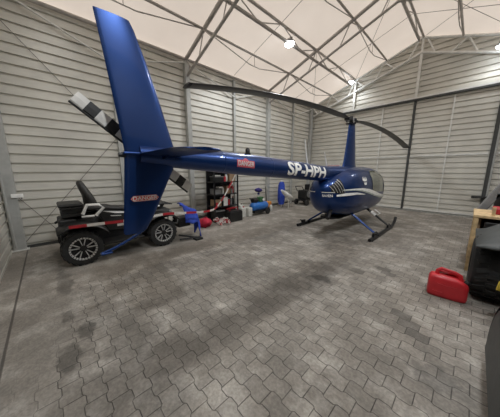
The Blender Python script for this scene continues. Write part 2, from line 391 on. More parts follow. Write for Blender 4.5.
# roof trusses
def chord_z(x, dz): return roof(x) - dz
def truss(y, lab, mat, rt, rb, rw, drop=0.5, topgap=0.13):
    t = thing('roof_truss', lab, 'roof truss', (XC, y, 5.0), kind='structure')
    XLi, XRi = XL+0.1, XR-0.1
    tz = lambda x: chord_z(x, topgap); bz = lambda x: chord_z(x, topgap+drop)
    obj('top_chord', MB().tube([(XLi, y, tz(XLi)), (XC, y, tz(XC)), (XRi, y, tz(XRi))], rt, 10), mat, t, 40)
    obj('bottom_chord', MB().tube([(XLi, y, bz(XLi)), (XC, y, bz(XC)), (XRi, y, bz(XRi))], rb, 10), mat, t, 40)
    w = MB()
    nodes_ = [XL+1.17*i for i in range(5)]
    for sgn in (1, -1):
        f = (lambda x: x) if sgn == 1 else (lambda x: 2*XC-x)
        for i in range(4):
            a, b = nodes_[i], nodes_[i+1]; m1 = a+(b-a)*0.36; m2 = a+(b-a)*0.74
            a = max(a, XLi)
            w.tube([(f(a), y, tz(a)), (f(m1), y, bz(m1))], rw, 6)
            w.tube([(f(b), y, tz(b)), (f(m2), y, bz(m2))], rw, 6)
    w.tube([(XC, y, tz(XC)), (XC, y, bz(XC))], rw*1.2, 6)
    obj('web', w, mat, t, 40)
    return t
truss(FR[0], 'roof truss just inside the front gable above the camera', 'steel', 0.05, 0.038, 0.016)
truss(FR[1], 'roof truss rising from the wall column just beyond the tail fin', 'steel', 0.055, 0.04, 0.017)
truss(FR[2], 'middle roof truss spanning above the rotor blade', 'steel', 0.055, 0.04, 0.017)
truss(FR[3], 'pale gable truss against the back wall', 'steel_light', 0.05, 0.05, 0.03, drop=0.52)

# purlins
def purlin(x, y0, y1, kind, lab):
    t = thing('roof_purlin', lab, 'purlin', (x, y0, roof(x)-0.3), kind='structure')
    z = roof(x) - 0.1
    bays = [(a, b) for a, b in zip(FR[:-1], FR[1:])]
    if kind == 'rod':
        obj('tube', MB().tube([(x, y0, z-0.02), (x, y1, z-0.02)], 0.034, 8), 'steel', t, 40)
        w = MB()
        for a, b in bays:
            m = (a+b)/2; w.tube([(x, a+0.12, z-0.04), (x, m-0.25, z-0.36), (x, m+0.25, z-0.36), (x, b-0.12, z-0.04)], 0.014, 6)
            w.tube([(x, m, z), (x, m, z-0.36)], 0.01, 6)
        obj('tie_rod', w, 'steel', t, 40)
    else:
        d = 0.36
        obj('tube', MB().tube([(x, y0, z), (x, y1, z)], 0.04, 8), 'steel', t, 40)
        obj('lower_tube', MB().tube([(x, y0, z-d), (x, y1-0.7, z-d)], 0.045, 8), 'steel', t, 40)
        w = MB()
        for a, b in bays:
            q = [a + (b-a)*i/4 for i in range(5)]
            for i in range(4):
                if i % 2 == 0: w.tube([(x, q[i], z), (x, q[i+1], z-d)], 0.016, 6)
                else: w.tube([(x, q[i], z-d), (x, q[i+1], z)], 0.016, 6)
        obj('web', w, 'steel', t, 40)
for x, k, lab in [(-5.68, 'rod', 'single tube purlin nearest the eave of the long wall'), (-4.51, 'truss', 'double tube purlin carrying two bright flood lights'), (-3.25, 'rod', 'single tube purlin next to the roof ridge, long wall side'),
                  (-2.05, 'truss', 'double tube ridge purlin at the roof peak'), (-0.9, 'rod', 'single tube purlin next to the roof ridge, far side from the tail'), (0.4, 'truss', 'double tube purlin above the dark door post'), (1.6, 'rod', 'single tube purlin nearest the eave beside the camera')]:
    purlin(x, YF+0.05, YB-0.06, k, lab)
# roof bracing wires
for pts, lab in [([(-6.75, 5.6), (-2.05, 5.6)], 'thin roof wire crossing above the rotor blade'), ([(-6.75, 9.5), (-2.05, 9.5)], 'thin roof wire near the back gable, long wall side'), ([(-2.05, 9.6), (2.6, 9.6)], 'thin roof wire near the back gable, above the doors'),
                 ([(-2.0, 11.3), (0.4, 7.6)], 'slanting roof wire leaving the ridge at the back gable'), ([(-2.0, 7.6), (0.4, 11.3)], 'slanting roof wire reaching the bright corner lamp'), ([(-4.5, 11.3), (-2.1, 7.6)], 'slanting roof wire rising from the lamp on the back gable'),
                 ([(-6.7, 11.3), (-4.5, 7.6)], 'slanting roof wire rising from the far corner')]:
    struct('roof_wire', MB().tube([(pts[0][0], pts[0][1], roof(pts[0][0])-0.06), (pts[1][0], pts[1][1], roof(pts[1][0])-0.06)], 0.007, 6), 'wire', lab, 'wire')

# gable verticals and sliding doors
for x, z0, z1, lab in [(-2.05, 4.6, 6.3, 'pale gable post under the roof peak'), (-4.51, 4.6, 5.9, 'pale gable post above the rotor mast'), (0.4, 4.6, 5.9, 'pale gable post above the dark door post')]:
    struct('gable_post', MB().box((x-0.045, 11.28, z0), (x+0.045, 11.36, z1)), 'steel_light', lab, 'post')
struct('trim_2', MB().box((-5.0, 11.22, 4.53), (XR-0.1, 11.36, 4.60)), 'dark_trim', 'dark sliding door track across the back wall', 'track')
struct('trim_3', MB().box((-5.0, 11.26, 4.60), (XR-0.1, 11.36, 4.67)), 'steel_light', 'pale steel angle above the dark door track', 'rail')
def door(n, x0, x1, lab, seam):
    d = thing('door_%d' % n, lab, 'sliding door', ((x0+x1)/2, 11.34, 0.07), kind='structure')
    obj('leaf', clad_wall(MB(), (x0, 11.33, 0), (x1, 11.33, 0), (0, -1, 0), 4.53, phase=0.06, zb=0.08, thick=0.07), 'wall', d)
    if seam: obj('stile', MB().box((seam-0.022, 11.285, 0.08), (seam+0.022, 11.33, 4.5)), 'steel_light', d)
    obj('rail', MB().box((x0+0.03, 11.295, 2.3), (x1-0.03, 11.33, 2.355)), 'steel_light', d)
    obj('bottom_rail', MB().box((x0, 11.30, 0.075), (x1, 11.345, 0.13)), 'steel_light', d)
door(1, -4.35, -2.09, 'ribbed grey sliding door leaf behind the helicopter nose', -3.2)
door(2, -2.01, 0.27, 'ribbed grey sliding door leaf between the two dark uprights', -0.86)
door(3, 0.43, 2.65, 'ribbed grey sliding door leaf beyond the wide dark post', 1.5)
struct('door_seal', MB().box((-2.085, 11.27, 0.08), (-2.015, 11.35, 4.53)), 'dark_trim', 'dark rubber seal between two sliding door leaves', 'door seal')
dp = thing('door_post', 'wide dark door post with a black latch', 'door post', (0.35, 11.3, 0.07), kind='structure')
obj('post', MB().box((0.28, 11.2, 0.07), (0.37, 11.34, 4.53)), 'dark_trim', dp)
obj('edge_strip', MB().box((0.37, 11.22, 0.07), (0.42, 11.34, 4.53)), 'column', dp)
lt = obj('latch', MB().box((0.02, 11.12, 0.75), (0.42, 11.2, 0.83)), 'black', dp, bevel=0.01)
obj('latch_handle', MB().tube([(0.12, 11.12, 0.79), (0.12, 11.06, 0.79), (0.3, 11.06, 0.79), (0.3, 11.12, 0.79)], 0.018), 'black', lt, 40)

# flood lights
def flood(x, y, z, lab, power):
    t = thing('flood_light', lab, 'flood light', (x, y, z), group='flood lights under the roof')
    obj('housing', MB().box((x-0.13, y-0.1, z-0.02), (x+0.13, y+0.1, z+0.05)), 'grey', t, bevel=0.01)
    obj('lens', MB().ell((x, y, z-0.035), (0.15, 0.13, 0.07), 16, 8), 'lamp', t, 180)
    obj('bracket', MB().tube([(x-0.1, y, z+0.04), (x-0.1, y, z+0.13), (x+0.1, y, z+0.13), (x+0.1, y, z+0.04)], 0.012), 'steel', t)
    l = bpy.data.lights.new('flood_lamp', 'SPOT'); l.energy = power; l.spot_size = rad(165); l.spot_blend = 0.5; l.color = (0.93, 0.97, 1.0); l.shadow_soft_size = 0.12
    lo = bpy.data.objects.new('flood_lamp', l); C.objects.link(lo); lo.location = (x, y, z-0.22)
LP = 185
flood(-4.51, 6.0, 5.66, 'bright flood light high above the rotor blade', LP)
flood(-4.51, 10.75, 5.78, 'bright flood light at the back gable above the rotor mast', LP*0.1)
flood(0.1, 10.75, 5.58, 'bright flood light above the wide dark door post', LP*0.1)
flood(0.4, 5.0, 5.66, 'flood light overhead, outside the picture', LP)
flood(-4.51, .6, 5.66, 'flood light above the tail fin, outside the picture', LP*.12)
flood(0.4, 1.0, 5.66, 'flood light above the camera, outside the picture', LP*1.35)

# ------------------------------------------------------------------ helicopter
HX, HY = -2.65, 6.55
heli = thing('helicopter', 'navy blue two-blade helicopter parked with its tail towards the camera', 'helicopter', (HX, HY, 0))
def HP(u, v, z): return V((HX+v, HY+u, z))
SEC = [(-1.66, 1.1, 1.30, .06), (-1.62, .98, 1.42, .2), (-1.52, .84, 1.5, .31), (-1.36, .7, 1.57, .42), (-1.15, .59, 1.66, .52), (-.9, .53, 1.77, .59), (-.6, .48, 1.83, .635), (-.3, .45, 1.85, .65), (.2, .43, 1.86, .66), (.9, .42, 1.86, .67), (1.3, .43, 1.83, .655), (1.6, .45, 1.75, .62), (1.9, .5, 1.59, .53), (2.15, .56, 1.42, .43), (2.4, .65, 1.2, .29), (2.55, .75, 1.03, .17), (2.61, .83, .95, .06)]
def sec(u):
    u = max(SEC[0][0], min(SEC[-1][0], u))
    for a, b in zip(SEC[:-1], SEC[1:]):
        if u <= b[0]:
            t = (u-a[0])/(b[0]-a[0]); return [a[i]+(b[i]-a[i])*t for i in range(1, 4)]
NE = 2.5
def hull(u, th, off=0.0):
    zb, zt, hw = sec(u); zc = zb+(zt-zb)*0.5; hh = (zt-zb)/2
    c, s = cos(th), sin(th)
    return HP(u, (hw+off)*math.copysign(abs(c)**(2/NE), c), zc + (hh+off)*math.copysign(abs(s)**(2/NE), s))
def hull_z(u, z, side=1, off=0.006):          # point of the hull at height z
    zb, zt, hw = sec(u); zc = (zb+zt)/2; hh = (zt-zb)/2
    k = max(-1, min(1, (z-zc)/hh)); v = hw*(max(0, 1-abs(k)**NE))**(1/NE)
    return HP(u, side*(v+off), z)
us = [SEC[0][0] + (SEC[-1][0]-SEC[0][0])*i/46 for i in range(47)]
fus = obj('fuselage', MB().loft([[hull(u, 2*PI*k/48) for k in range(48)] for u in us]), 'paint', heli, 60)
# glazing that wraps round the nose, and a door pane each side
g = MB(); rows = []
for i in range(20):
    u = 1.45 + (2.5-1.45)*i/19
    zb, zt, hw = sec(u); zc = (zb+zt)/2; hh = (zt-zb)/2
    zl = 1.08 - 0.1*(u-1.45); k = max(-0.98, min(0.98, (zl-zc)/hh)); th0 = math.asin(math.copysign(abs(k)**(NE/2), k))
    rows.append([hull(u, th0 + (PI-2*th0)*j/28, 0.006) for j in range(29)])
g.loft(rows, False, closed=False)
wsd = obj('windshield', g, 'glass', heli, 60)
g = MB()
g.tube([hull(u, PI/2, 0.012) for u in [1.45+i*0.1 for i in range(11)]], 0.014, 6)
obj('windshield_strip', g, 'paint', wsd)
def side_patch(ulist, lo, hi, side, off=0.006, n=8):
    mb = MB(); mb.loft([[hull_z(u, lo(u)+(hi(u)-lo(u))*j/n, side, off) for j in range(n+1)] for u in ulist], False, closed=False); return mb
def lerp(tab, u):
    if u <= tab[0][0]: return tab[0][1]
    for a, b in zip(tab[:-1], tab[1:]):
        if u <= b[0]: return a[1]+(b[1]-a[1])*(u-a[0])/(b[0]-a[0])
    return tab[-1][1]
for sd in (1, -1):
    dl = obj('door', side_patch([0.22+i*0.06 for i in range(20)], lambda u: 0.62, lambda u: lerp([(0.22, 1.8), (.9, 1.78), (1.36, 1.66)], u), sd, 0.004, 14), 'paint', heli, 60)
    obj('window', side_patch([0.26+i*0.052 for i in range(21)], lambda u: 1.14-.05*u, lambda u: lerp([(.26, 1.62), (0.4, 1.72), (.9, 1.74), (1.31, 1.66)], u), sd, 0.010, 10), 'glass', dl, 60)
    obj('door_handle', MB().box(tuple(hull_z(0.45, 1.02, sd, -0.005) - V((0.0, 0.06, 0.012))), tuple(hull_z(0.45, 1.02, sd, 0.02) + V((0.0, 0.06, 0.012)))), 'chrome', dl)
# stripes
zc_ = [(-1.28, 1.265), (-.9, 1.27), (-.5, 1.25), (.0, 1.18), (.5, 1.08), (1.0, .98), (1.6, .90), (2.1, .87)]
wd_ = [(-1.28, .008), (-.9, .015), (-.5, .03), (.0, .048), (.6, .05), (1.2, .04), (1.7, .025), (2.1, .006)]
zd_ = [(-1.44, 1.13), (-1.2, 1.15), (-.8, 1.155), (-.3, 1.10)]
wc_ = [(-1.44, .022), (-1.2, .036), (-.8, .028), (-.3, .006)]
for sd in (1, -1):
    ul = [-1.28+i*0.08 for i in range(43)]
    st = obj('stripe', side_patch(ul, lambda u: lerp(zc_, u)-lerp(wd_, u), lambda u: lerp(zc_, u)+lerp(wd_, u), sd, 0.013), 'white', heli, 60)
    tag(st, 'white swoosh along the cabin side')
    obj('stripe_edge', side_patch(ul, lambda u: lerp(zc_, u)-lerp(wd_, u)*1.5-.012, lambda u: lerp(zc_, u)-lerp(wd_, u)-.004, sd, 0.013), 'swoosh', st, 60)
    obj('stripe', side_patch([-1.44+i*.06 for i in range(20)], lambda u: lerp(zd_, u)-lerp(wc_, u), lambda u: lerp(zd_, u)+lerp(wc_, u), sd, 0.013), 'white', heli, 60)
    obj('pinstripe', side_patch([-1.655+i*0.022 for i in range(9)], lambda u: 1.20, lambda u: 1.217, sd, 0.013), 'white', heli, 60)
    lv = obj('cooling_vent', side_patch([-1.55+i*0.03 for i in range(11)], lambda u: 1.22-.25*(u+1.55), lambda u: 1.37+.6*(u+1.55), sd, 0.010), 'black', heli, 60)
    fb = MB()
    for k in range(5):
        u0 = -1.57+0.062*k; fb.tube([hull_z(u0+0.085*j/6, 1.38+.6*(u0+1.55)-(0.17+0.035*k)*j/6, sd, 0.018) for j in range(7)], 0.006, 6)
    obj('louvre', fb, 'chrome', lv, 40)
def hull_text(body, size, uc, zc, sd, bold=0.0, off=0.016):
    vs, fs = text_mesh(body, size, bold)
    return MB().add([hull_z(uc + sd*p.x, zc + p.y, sd, off) for p in vs], fs)
def aft_point(v, z, off=.014):           # point of the rounded engine-bay end at lateral position v
    lo, hi = SEC[0][0], -.6
    for _ in range(30):
        mid_ = (lo+hi)/2
        if hull_z(mid_, z, 1, 0).x - HX < v: lo = mid_
        else: hi = mid_
    p = hull_z(hi, z, 1, 0); return p + V((off*.5, -off, 0))
vs, fs = text_mesh('RAVEN', 0.085, 0.002)
obj('model_lettering', MB().add([aft_point(.21+p.x*.8, 1.125+p.y) for p in vs], fs), 'white', heli)
em = MB()
ub, zb0 = -0.3, 1.46
for pl in ([(-.09, .02), (-.05, .09), (-.02, .03), (.0, .1), (.03, .03), (.07, .09), (.09, .02), (.05, -.005), (-.05, -.005)], [(-.06, -.03), (.06, -.03), (.04, -.08), (-.04, -.08)]):
    em.add([hull_z(ub+p[0]*1.7, zb0+p[1]*1.3, 1, 0.014) for p in pl], [tuple(range(len(pl)))])
tag(obj('emblem', em, 'white', heli), 'small white crown-like emblem')
obj('belly_pan', MB().loft([[HP(u, w*cos(a), 0.46+0.03*sin(a)) for a in [2*PI*k/16 for k in range(16)]] for u, w in ((-1.1, .2), (-.9, .3), (.9, .3), (1.2, .2))]), 'blackmetal', heli, 50)
obj('exhaust_pipe', MB().tube([HP(-1.3, .2, .75), HP(-1.5, .24, .62), HP(-1.6, .26, .56)], 0.045, 12), 'blackmetal', heli, 60)

# tail boom (circular, tapered, rising slightly to the tail)
BT = [(5.7, 1.64, .19), (4.6, 1.695, .188), (3.6, 1.765, .185), (2.6, 1.825, .178), (1.9, 1.87, .16), (1.2, 1.905, .128), (0.78, 1.925, .105)]
def boom_at(y):
    for a, b in zip(BT[:-1], BT[1:]):
        if y >= b[0]:
            t = (y-a[0])/(b[0]-a[0]); return a[1]+(b[1]-a[1])*t, a[2]+(b[2]-a[2])*t
    return BT[-1][1:]
def on_boom(y, s, off=0.005):                # s: arc length above the axis on the camera side
    z, r = boom_at(y); a = s/r
    return V((HX+(r+off)*cos(a), y, z+(r+off)*sin(a)))
yl = [5.7-(5.7-0.78)*i/30 for i in range(31)]
boom = obj('tail_boom', MB().loft([[V((HX+boom_at(y)[1]*cos(2*PI*k/32), y, boom_at(y)[0]+boom_at(y)[1]*sin(2*PI*k/32))) for k in range(32)] for y in yl]), 'paint', heli, 60)
cw = MB().loft([[HP(u, w*cos(2*PI*k/28), zc+h*sin(2*PI*k/28)) for k in range(28)] for u, w, h, zc in ((-1.5, .188, .188, 1.665), (-1.2, .215, .195, 1.665), (-.8, .31, .205, 1.66), (-.2, .42, .21, 1.65))])
obj('boom_fairing', cw, 'paint', heli, 60)
for y in (1.9, 2.95, 4.05):
    obj('boom_joint', MB().loft([[V((HX+(boom_at(y+d)[1]+e)*cos(2*PI*k/32), y+d, boom_at(y)[0]+(boom_at(y+d)[1]+e)*sin(2*PI*k/32))) for k in range(32)] for d, e in ((-.012, .0), (-.01, .0025), (.01, .0025), (.012, .0))], False), 'paint', boom, 60)
vs, fs = text_mesh('SP-HPH', 0.36, 0.012, cuts=12)
y0, y1 = 3.36, 4.86
xm = min(p.x for p in vs); xM = max(p.x for p in vs)
tm = MB().add([on_boom(y0+(y1-y0)*(p.x-xm)/(xM-xm) + 0.0, p.y-0.005, 0.006) for p in vs], fs)
tag(obj('registration_lettering', tm, 'white', boom), 'white letters SP-HPH on the boom')
# warning placard on the boom
pl = MB(); pv = [(2.1+0.36*i/8, -0.055+0.11*j/4) for i in range(9) for j in range(5)]
pl.add([on_boom(y, s, 0.005) for y, s in pv], [(i*5+j, (i+1)*5+j, (i+1)*5+j+1, i*5+j+1) for i in range(8) for j in range(4)])
pl.add([on_boom(2.22+0.12*i/4, .055+.035*sin(PI*i/4), 0.005) for i in range(5)], [(0, 1, 2, 3, 4)])
pb = tag(obj('warning_placard', pl, 'pinksign', boom), 'small red warning sign on the boom')
vs, fs = text_mesh('DANGER', 0.1, 0.002, cuts=4)
obj('placard_lettering', MB().add([on_boom(2.28+p.x*0.82, p.y-0.0, 0.008) for p in vs], fs), 'paper', pb)
bc = obj('beacon_light', MB().lathe((HX, 2.47, boom_at(2.47)[0]+boom_at(2.47)[1]-0.01), (0, 0, 1), [(.05, 0), (.05, .03), (.038, .032), (.038, .09), (.02, .115), (.001, .12)], 16), 'blackmetal', boom, 40)
for y, h, ln in ((4.27, .5, .20), (5.2, .33, .24)):
    z, r = boom_at(y) if y < 5.3 else (1.7, .22)
    obj('whip_antenna', MB().tube([(HX+.03, y, z+r-0.01), (HX+.03, y-ln*0.7, z+r+h)], [.017, .010], 8), 'white', heli, 60)

# fins
def fin_slab(prof, th=0.045):                 # prof: list of (z, y_trailing, y_leading); symmetric thin aerofoil
    rings = []
    for z, yt, yl_ in prof:
        c = yl_-yt; ring = []
        for k in range(20):
            a = 2*PI*k/20; s = (1+cos(a))/2      # 1 at the leading edge
            thick = th*(abs(sin(a))**0.8)*(0.35+0.65*s)*c/0.5
            ring.append(V((HX+0.03+math.copysign(thick, sin(a)), yt+c*s, z)))
        rings.append(ring)
    return MB().loft(rings)
fin = obj('tail_fin', fin_slab([(1.94, .635, 1.215), (2.1, .622, 1.165), (2.5, .58, 1.055), (2.9, .535, .935), (3.17, .502, .835), (3.235, .495, .80)]), 'paint', heli, 60)
fin2 = obj('tail_fin', fin_slab([(1.93, .63, 1.21), (1.8, .62, 1.18), (1.5, .59, 1.03), (1.2, .56, .88), (1.06, .545, .79), (1.03, .56, .75)]), 'paint', heli, 60)
obj('fin_cap', MB().box((HX-0.02, .61, 1.915), (HX+0.085, 1.2, 1.945)), 'paint', heli, bevel=0.012)
obj('tail_light', MB().tube([(HX+.03, .64, 1.91), (HX+.03, .575, 1.91)], [.028, .022], 12), 'blackmetal', heli, 50)
# danger sign on the lower fin
sx = HX+0.03+0.052
sg = MB().prism([(sx, .665, 1.467), (sx, .635, 1.435), (sx, .665, 1.403), (sx, .91, 1.403), (sx, .94, 1.435), (sx, .91, 1.467)], (0.003, 0, 0))
dg = tag(obj('danger_sign', sg, 'redsign', fin2), 'red DANGER sign on the fin')
vs, fs = text_mesh('DANGER', 0.075, 0.0015)
obj('sign_lettering', MB().add([V((sx+0.0045, .788+p.x*.88, 1.435+p.y*.85)) for p in vs], fs), 'paper', dg)
bd = MB()
loop = [(.668, 1.462), (.642, 1.435), (.668, 1.408), (.907, 1.408), (.933, 1.435), (.907, 1.462), (.668, 1.462)]
bd.tube([(sx+0.004, a, b) for a, b in loop], 0.0022, 4)
obj('sign_border', bd, 'paper', dg)
# horizontal stabilizer on the camera side
hs = []
for x, yt, yl_, dz in ((HX+0.05, .74, 1.24, 0), (-2.1, .735, 1.22, 0), (-1.68, .73, 1.2, 0), (-1.58, .77, 1.15, 0), (-1.55, .86, 1.05, 0)):
    ring = []
    for k in range(20):
        a = 2*PI*k/20; s = (1+cos(a))/2; ring.append(V((x, yt+(yl_-yt)*s, 1.925+dz+math.copysign(0.02*(abs(sin(a))**0.8)*(0.4+.6*s), sin(a)))))
    hs.append(ring)
hz = obj('horizontal_stabilizer', MB().loft(hs), 'paint', heli, 50)
obj('stabilizer_bracket', MB().box((HX+.05, 1.0, 1.885), (HX+.16, 1.14, 1.91)).tube([(HX+.1, 1.02, 1.88), (HX+.26, 1.02, 1.91)], .01, 6), 'paint', hz)
# tail skid
sk = obj('tail_skid', MB().tube([(HX+.03, .76, 1.06), (HX+.03, .68, 1.01), (HX+.03, .55, .95), (HX+.03, .42, .90), (HX+.03, .32, .875)], [.017, .017, .016, .016, .015], 10), 'paint', heli, 60)
obj('skid_shoe', MB().box((HX+.0, .31, .86), (HX+.06, .42, .882)), 'paint', sk, bevel=0.008)
# tail rotor on the far side of the fin
tc_ = V((HX-.22, .9, 1.985))
tr = obj('tail_rotor_hub', MB().tube([tc_+V((.24, 0, 0)), tc_-V((.05, 0, 0))], .035, 12).box(tuple(tc_-V((.03, .07, .05))), tuple(tc_+V((.03, .07, .05)))), 'blackmetal', heli, 50)
obj('tail_gearbox', MB().ell((HX-.06, .9, 1.95), (.1, .16, .1)), 'paint', heli, 60)
dirv = V((0, -0.775, 0.635)).normalized(); nrm = V((0, dirv.z, -dirv.y))
for sgn in (1, -1):
    d = dirv*sgn; w = nrm*sgn
    if w.z > 0: pass
    rr_ = [.1, .22, .255, .385, .39, .515, .52, .645, .65, .775]
    b = MB()
    def sect(r, ch): 
        c0 = tc_ + d*r
        n = V((1, 0, 0)); e = nrm*(ch/2) * (-1 if nrm.z > 0 else 1)    # e points to the lower (leading) edge
        tw = 0.25
        return [c0 - e, c0 - e*0.2 + n*.011, c0 + e*0.7 + n*.014, c0 + e, c0 + e*0.7 - n*.014, c0 - e*0.2 - n*.011]
    cuts = [(.09, .06, 2), (.2, .14, 2), (.205, .14, 2), (.32, .14, 0), (.435, .14, 1), (.55, .14, 0), (.665, .14, 1), (.785, .135, 0)]
    for (r0, c0, m0), (r1, c1, m1) in zip(cuts[:-1], cuts[1:]):
        b.loft([sect(r0, c0), sect(r1, c1)], True, m1)
    bl = tag(obj('tail_rotor_blade', b, ['whitetape', 'black', 'blackmetal'], tr), 'black and white banded blade')
    e = nrm*0.07 * (-1 if nrm.z > 0 else 1)
    obj('leading_edge', MB().tube([tc_ + d*.2 + e, tc_ + d*.785 + e], .0125, 8), 'black', bl)

# mast fairing, hub and main rotor
def mast_ring(z, yc, ch, tk):
    ring = []
    for k in range(24):
        a = 2*PI*k/24; s = cos(a); ring.append(V((HX+tk/2*sin(a)*(0.75+0.25*s), yc+ch/2*s, z)))
    return ring
obj('mast_fairing', MB().loft([mast_ring(z, y, c, t_) for z, y, c, t_ in ((1.72, 6.62, 1.0, .40), (1.85, 6.62, .84, .32), (2.0, 6.63, .74, .27), (2.4, 6.63, .58, .23), (2.8, 6.62, .44, .19), (3.05, 6.61, .36, .165))]), 'paint', heli, 60)
hb = obj('rotor_hub', MB().tube([(HX, HY, 3.0), (HX, HY, 3.27)], .05, 12).lathe((HX, HY, 3.05), (0, 0, 1), [(.13, 0), (.14, .02), (.14, .035), (.05, .05)], 20).box((HX-.07, HY-.3, 3.13), (HX+.07, HY+.3, 3.2)).tube([(HX-.14, HY, 3.165), (HX+.14, HY, 3.165)], .04, 12), 'blackmetal', heli, 50)
obj('pitch_link', MB().tube([(HX+.13, HY-.12, 3.06), (HX+.15, HY-.22, 3.17)], .012), 'chrome', hb)
obj('pitch_link', MB().tube([(HX-.13, HY+.12, 3.06), (HX-.15, HY+.22, 3.17)], .012), 'chrome', hb)
def main_blade(tip, sag, ch=.25):
    root = V((HX, HY, 3.17)); tip = V(tip); d = tip-root; L = d.length
    h = V((d.x, d.y, 0)).normalized(); sd = V((-h.y, h.x, 0))
    rings = []
    for i in range(25):
        t = 0.045 + 0.955*i/24; c = root + d*t; c.z += sag*4*t*(1-t)
        w = ch*min(1, 0.35 + (t-0.045)*9)
        ring = []
        for k in range(14):
            a = 2*PI*k/14; s = cos(a); ring.append(c + sd*(w/2*s) + V((0, 0, 0.019*sin(a)*(0.7+.3*s) + 0.0*s)))
        rings.append(ring)
    b = obj('rotor_blade', MB().loft(rings), 'blade', hb, 60)
    obj('blade_tip_cap', MB().loft([[p + (h*e) for p in [tip + sd*(ch/2*cos(2*PI*k/12)) + V((0, 0, .02*sin(2*PI*k/12))) for k in range(12)]] for e in (-.03, .02)]), 'blackmetal', b)
main_blade((-3.12, 1.68, 2.99), 0.15, .27)
main_blade((-2.07, 10.85, 2.66), 0.18)

# landing gear
for sd in (1, -1):
    x = HX + (1.08 if sd > 0 else -1.0)
    sk = obj('landing_skid', MB().tube([(x, HY-1.0, .05), (x, HY-.5, .045), (x, HY+.9, .045), (x, HY+1.15, .06), (x, HY+1.33, .14), (x, HY+1.42, .26)], .04, 12), 'blackmetal', heli, 60)
    obj('skid_shoe', MB().box((x-.05, HY-.9, 0.0), (x+.05, HY+1.0, .03)), 'blackmetal', sk, bevel=.008)
    obj('ground_handling_bracket', MB().box((x-.03, HY-.75, .07), (x+.03, HY-.6, .17)).tube([(x, HY-.68, .14), (x+.12*sd, HY-.68, .14)], .018), 'blackmetal', sk)
    obj('ground_handling_bracket', MB().box((x-.025, HY+.55, .07), (x+.025, HY+.66, .16)), 'blackmetal', sk)
    for u, m in ((-.38, 'paint'), (.85, 'blackmetal')):
        st = obj('skid_strut', MB().tube([HP(u, sd*.34, .56), HP(u, sd*.6, .38), HP(u, sd*.95, .13), (x, HY+u, .06)], [.06, .052, .045, .045], 12, flat=.6), m, heli, 60)
        if u > 0: tag(obj('strut_sleeve', MB().tube([HP(u, sd*.52, .44), HP(u, sd*.66, .345)], .062, 12, flat=.8), 'white', st, 60), 'white sleeve on the dark strut')
        obj('strut_shoe', MB().tube([(x-.07*sd, HY+u, .115), (x, HY+u, .05)], .055, 10), 'blackmetal', st, 60)
    obj('boarding_step', MB().tube([HP(.55, sd*.62, .52), HP(.55, sd*.78, .42), HP(.85, sd*.78, .42), HP(.85, sd*.62, .52)], .016), 'chrome', heli, 50)

# ------------------------------------------------------------------ quad bike by the long wall
AX = -5.4
def make_wheel(parent, x, y, r, w, side, rimr):
    prof = [(rimr, -w/2), (r*.82, -w/2), (r*.95, -w*.44), (r*.985, -w*.25), (r*.985, w*.25), (r*.95, w*.44), (r*.82, w/2), (rimr, w/2)]
    sgn_prof = prof + [(rimr, w*.1)] if side > 0 else [(rimr, -w*.1)] + prof
    sgn_prof = sgn_prof[1:] if False else sgn_prof
    ww = obj('wheel', MB().lathe((x, y, r), (1, 0, 0), sgn_prof, 32), 'rubber', parent, 50)
    tr = MB()
    n = 22
    for k in range(n):
        a = 2*PI*k/n
        for off, tw in ((-w*.24, .12), (w*.24, -.12), (0, 0)):
            aa = a + (PI/n if off == 0 else 0) + tw*0
            R = Matrix.Rotation(-aa, 3, 'X')
            c = V((x+off, y, r)) + R @ V((0, 0, r*.985))
            RR = R @ Matrix.Rotation(tw*3, 3, 'Z')
            vsx = [c + RR @ V((p[0]*w*.13, p[1]*r*.062, p[2]*r*.03)) for p in ((-1,-1,-1),(1,-1,-1),(1,1,-1),(-1,1,-1),(-1,-1,1),(1,-1,1),(1,1,1),(-1,1,1))]
            tr.add(vsx, [(0,3,2,1),(4,5,6,7),(0,1,5,4),(1,2,6,5),(2,3,7,6),(3,0,4,7)])
    obj('tread', tr, 'rubber', ww)
    xo = x + side*(w/2-.02)
    rim = MB().lathe((xo-side*.05, y, r), (side, 0, 0), [(rimr*1.0, -.1), (rimr*1.0, .05), (rimr*.93, .06), (rimr*.86, .03), (rimr*.8, -.02), (.001, -.025)], 32)
    rm = obj('rim', rim, 'blackmetal', ww, 40)
    return ww, rm, xo
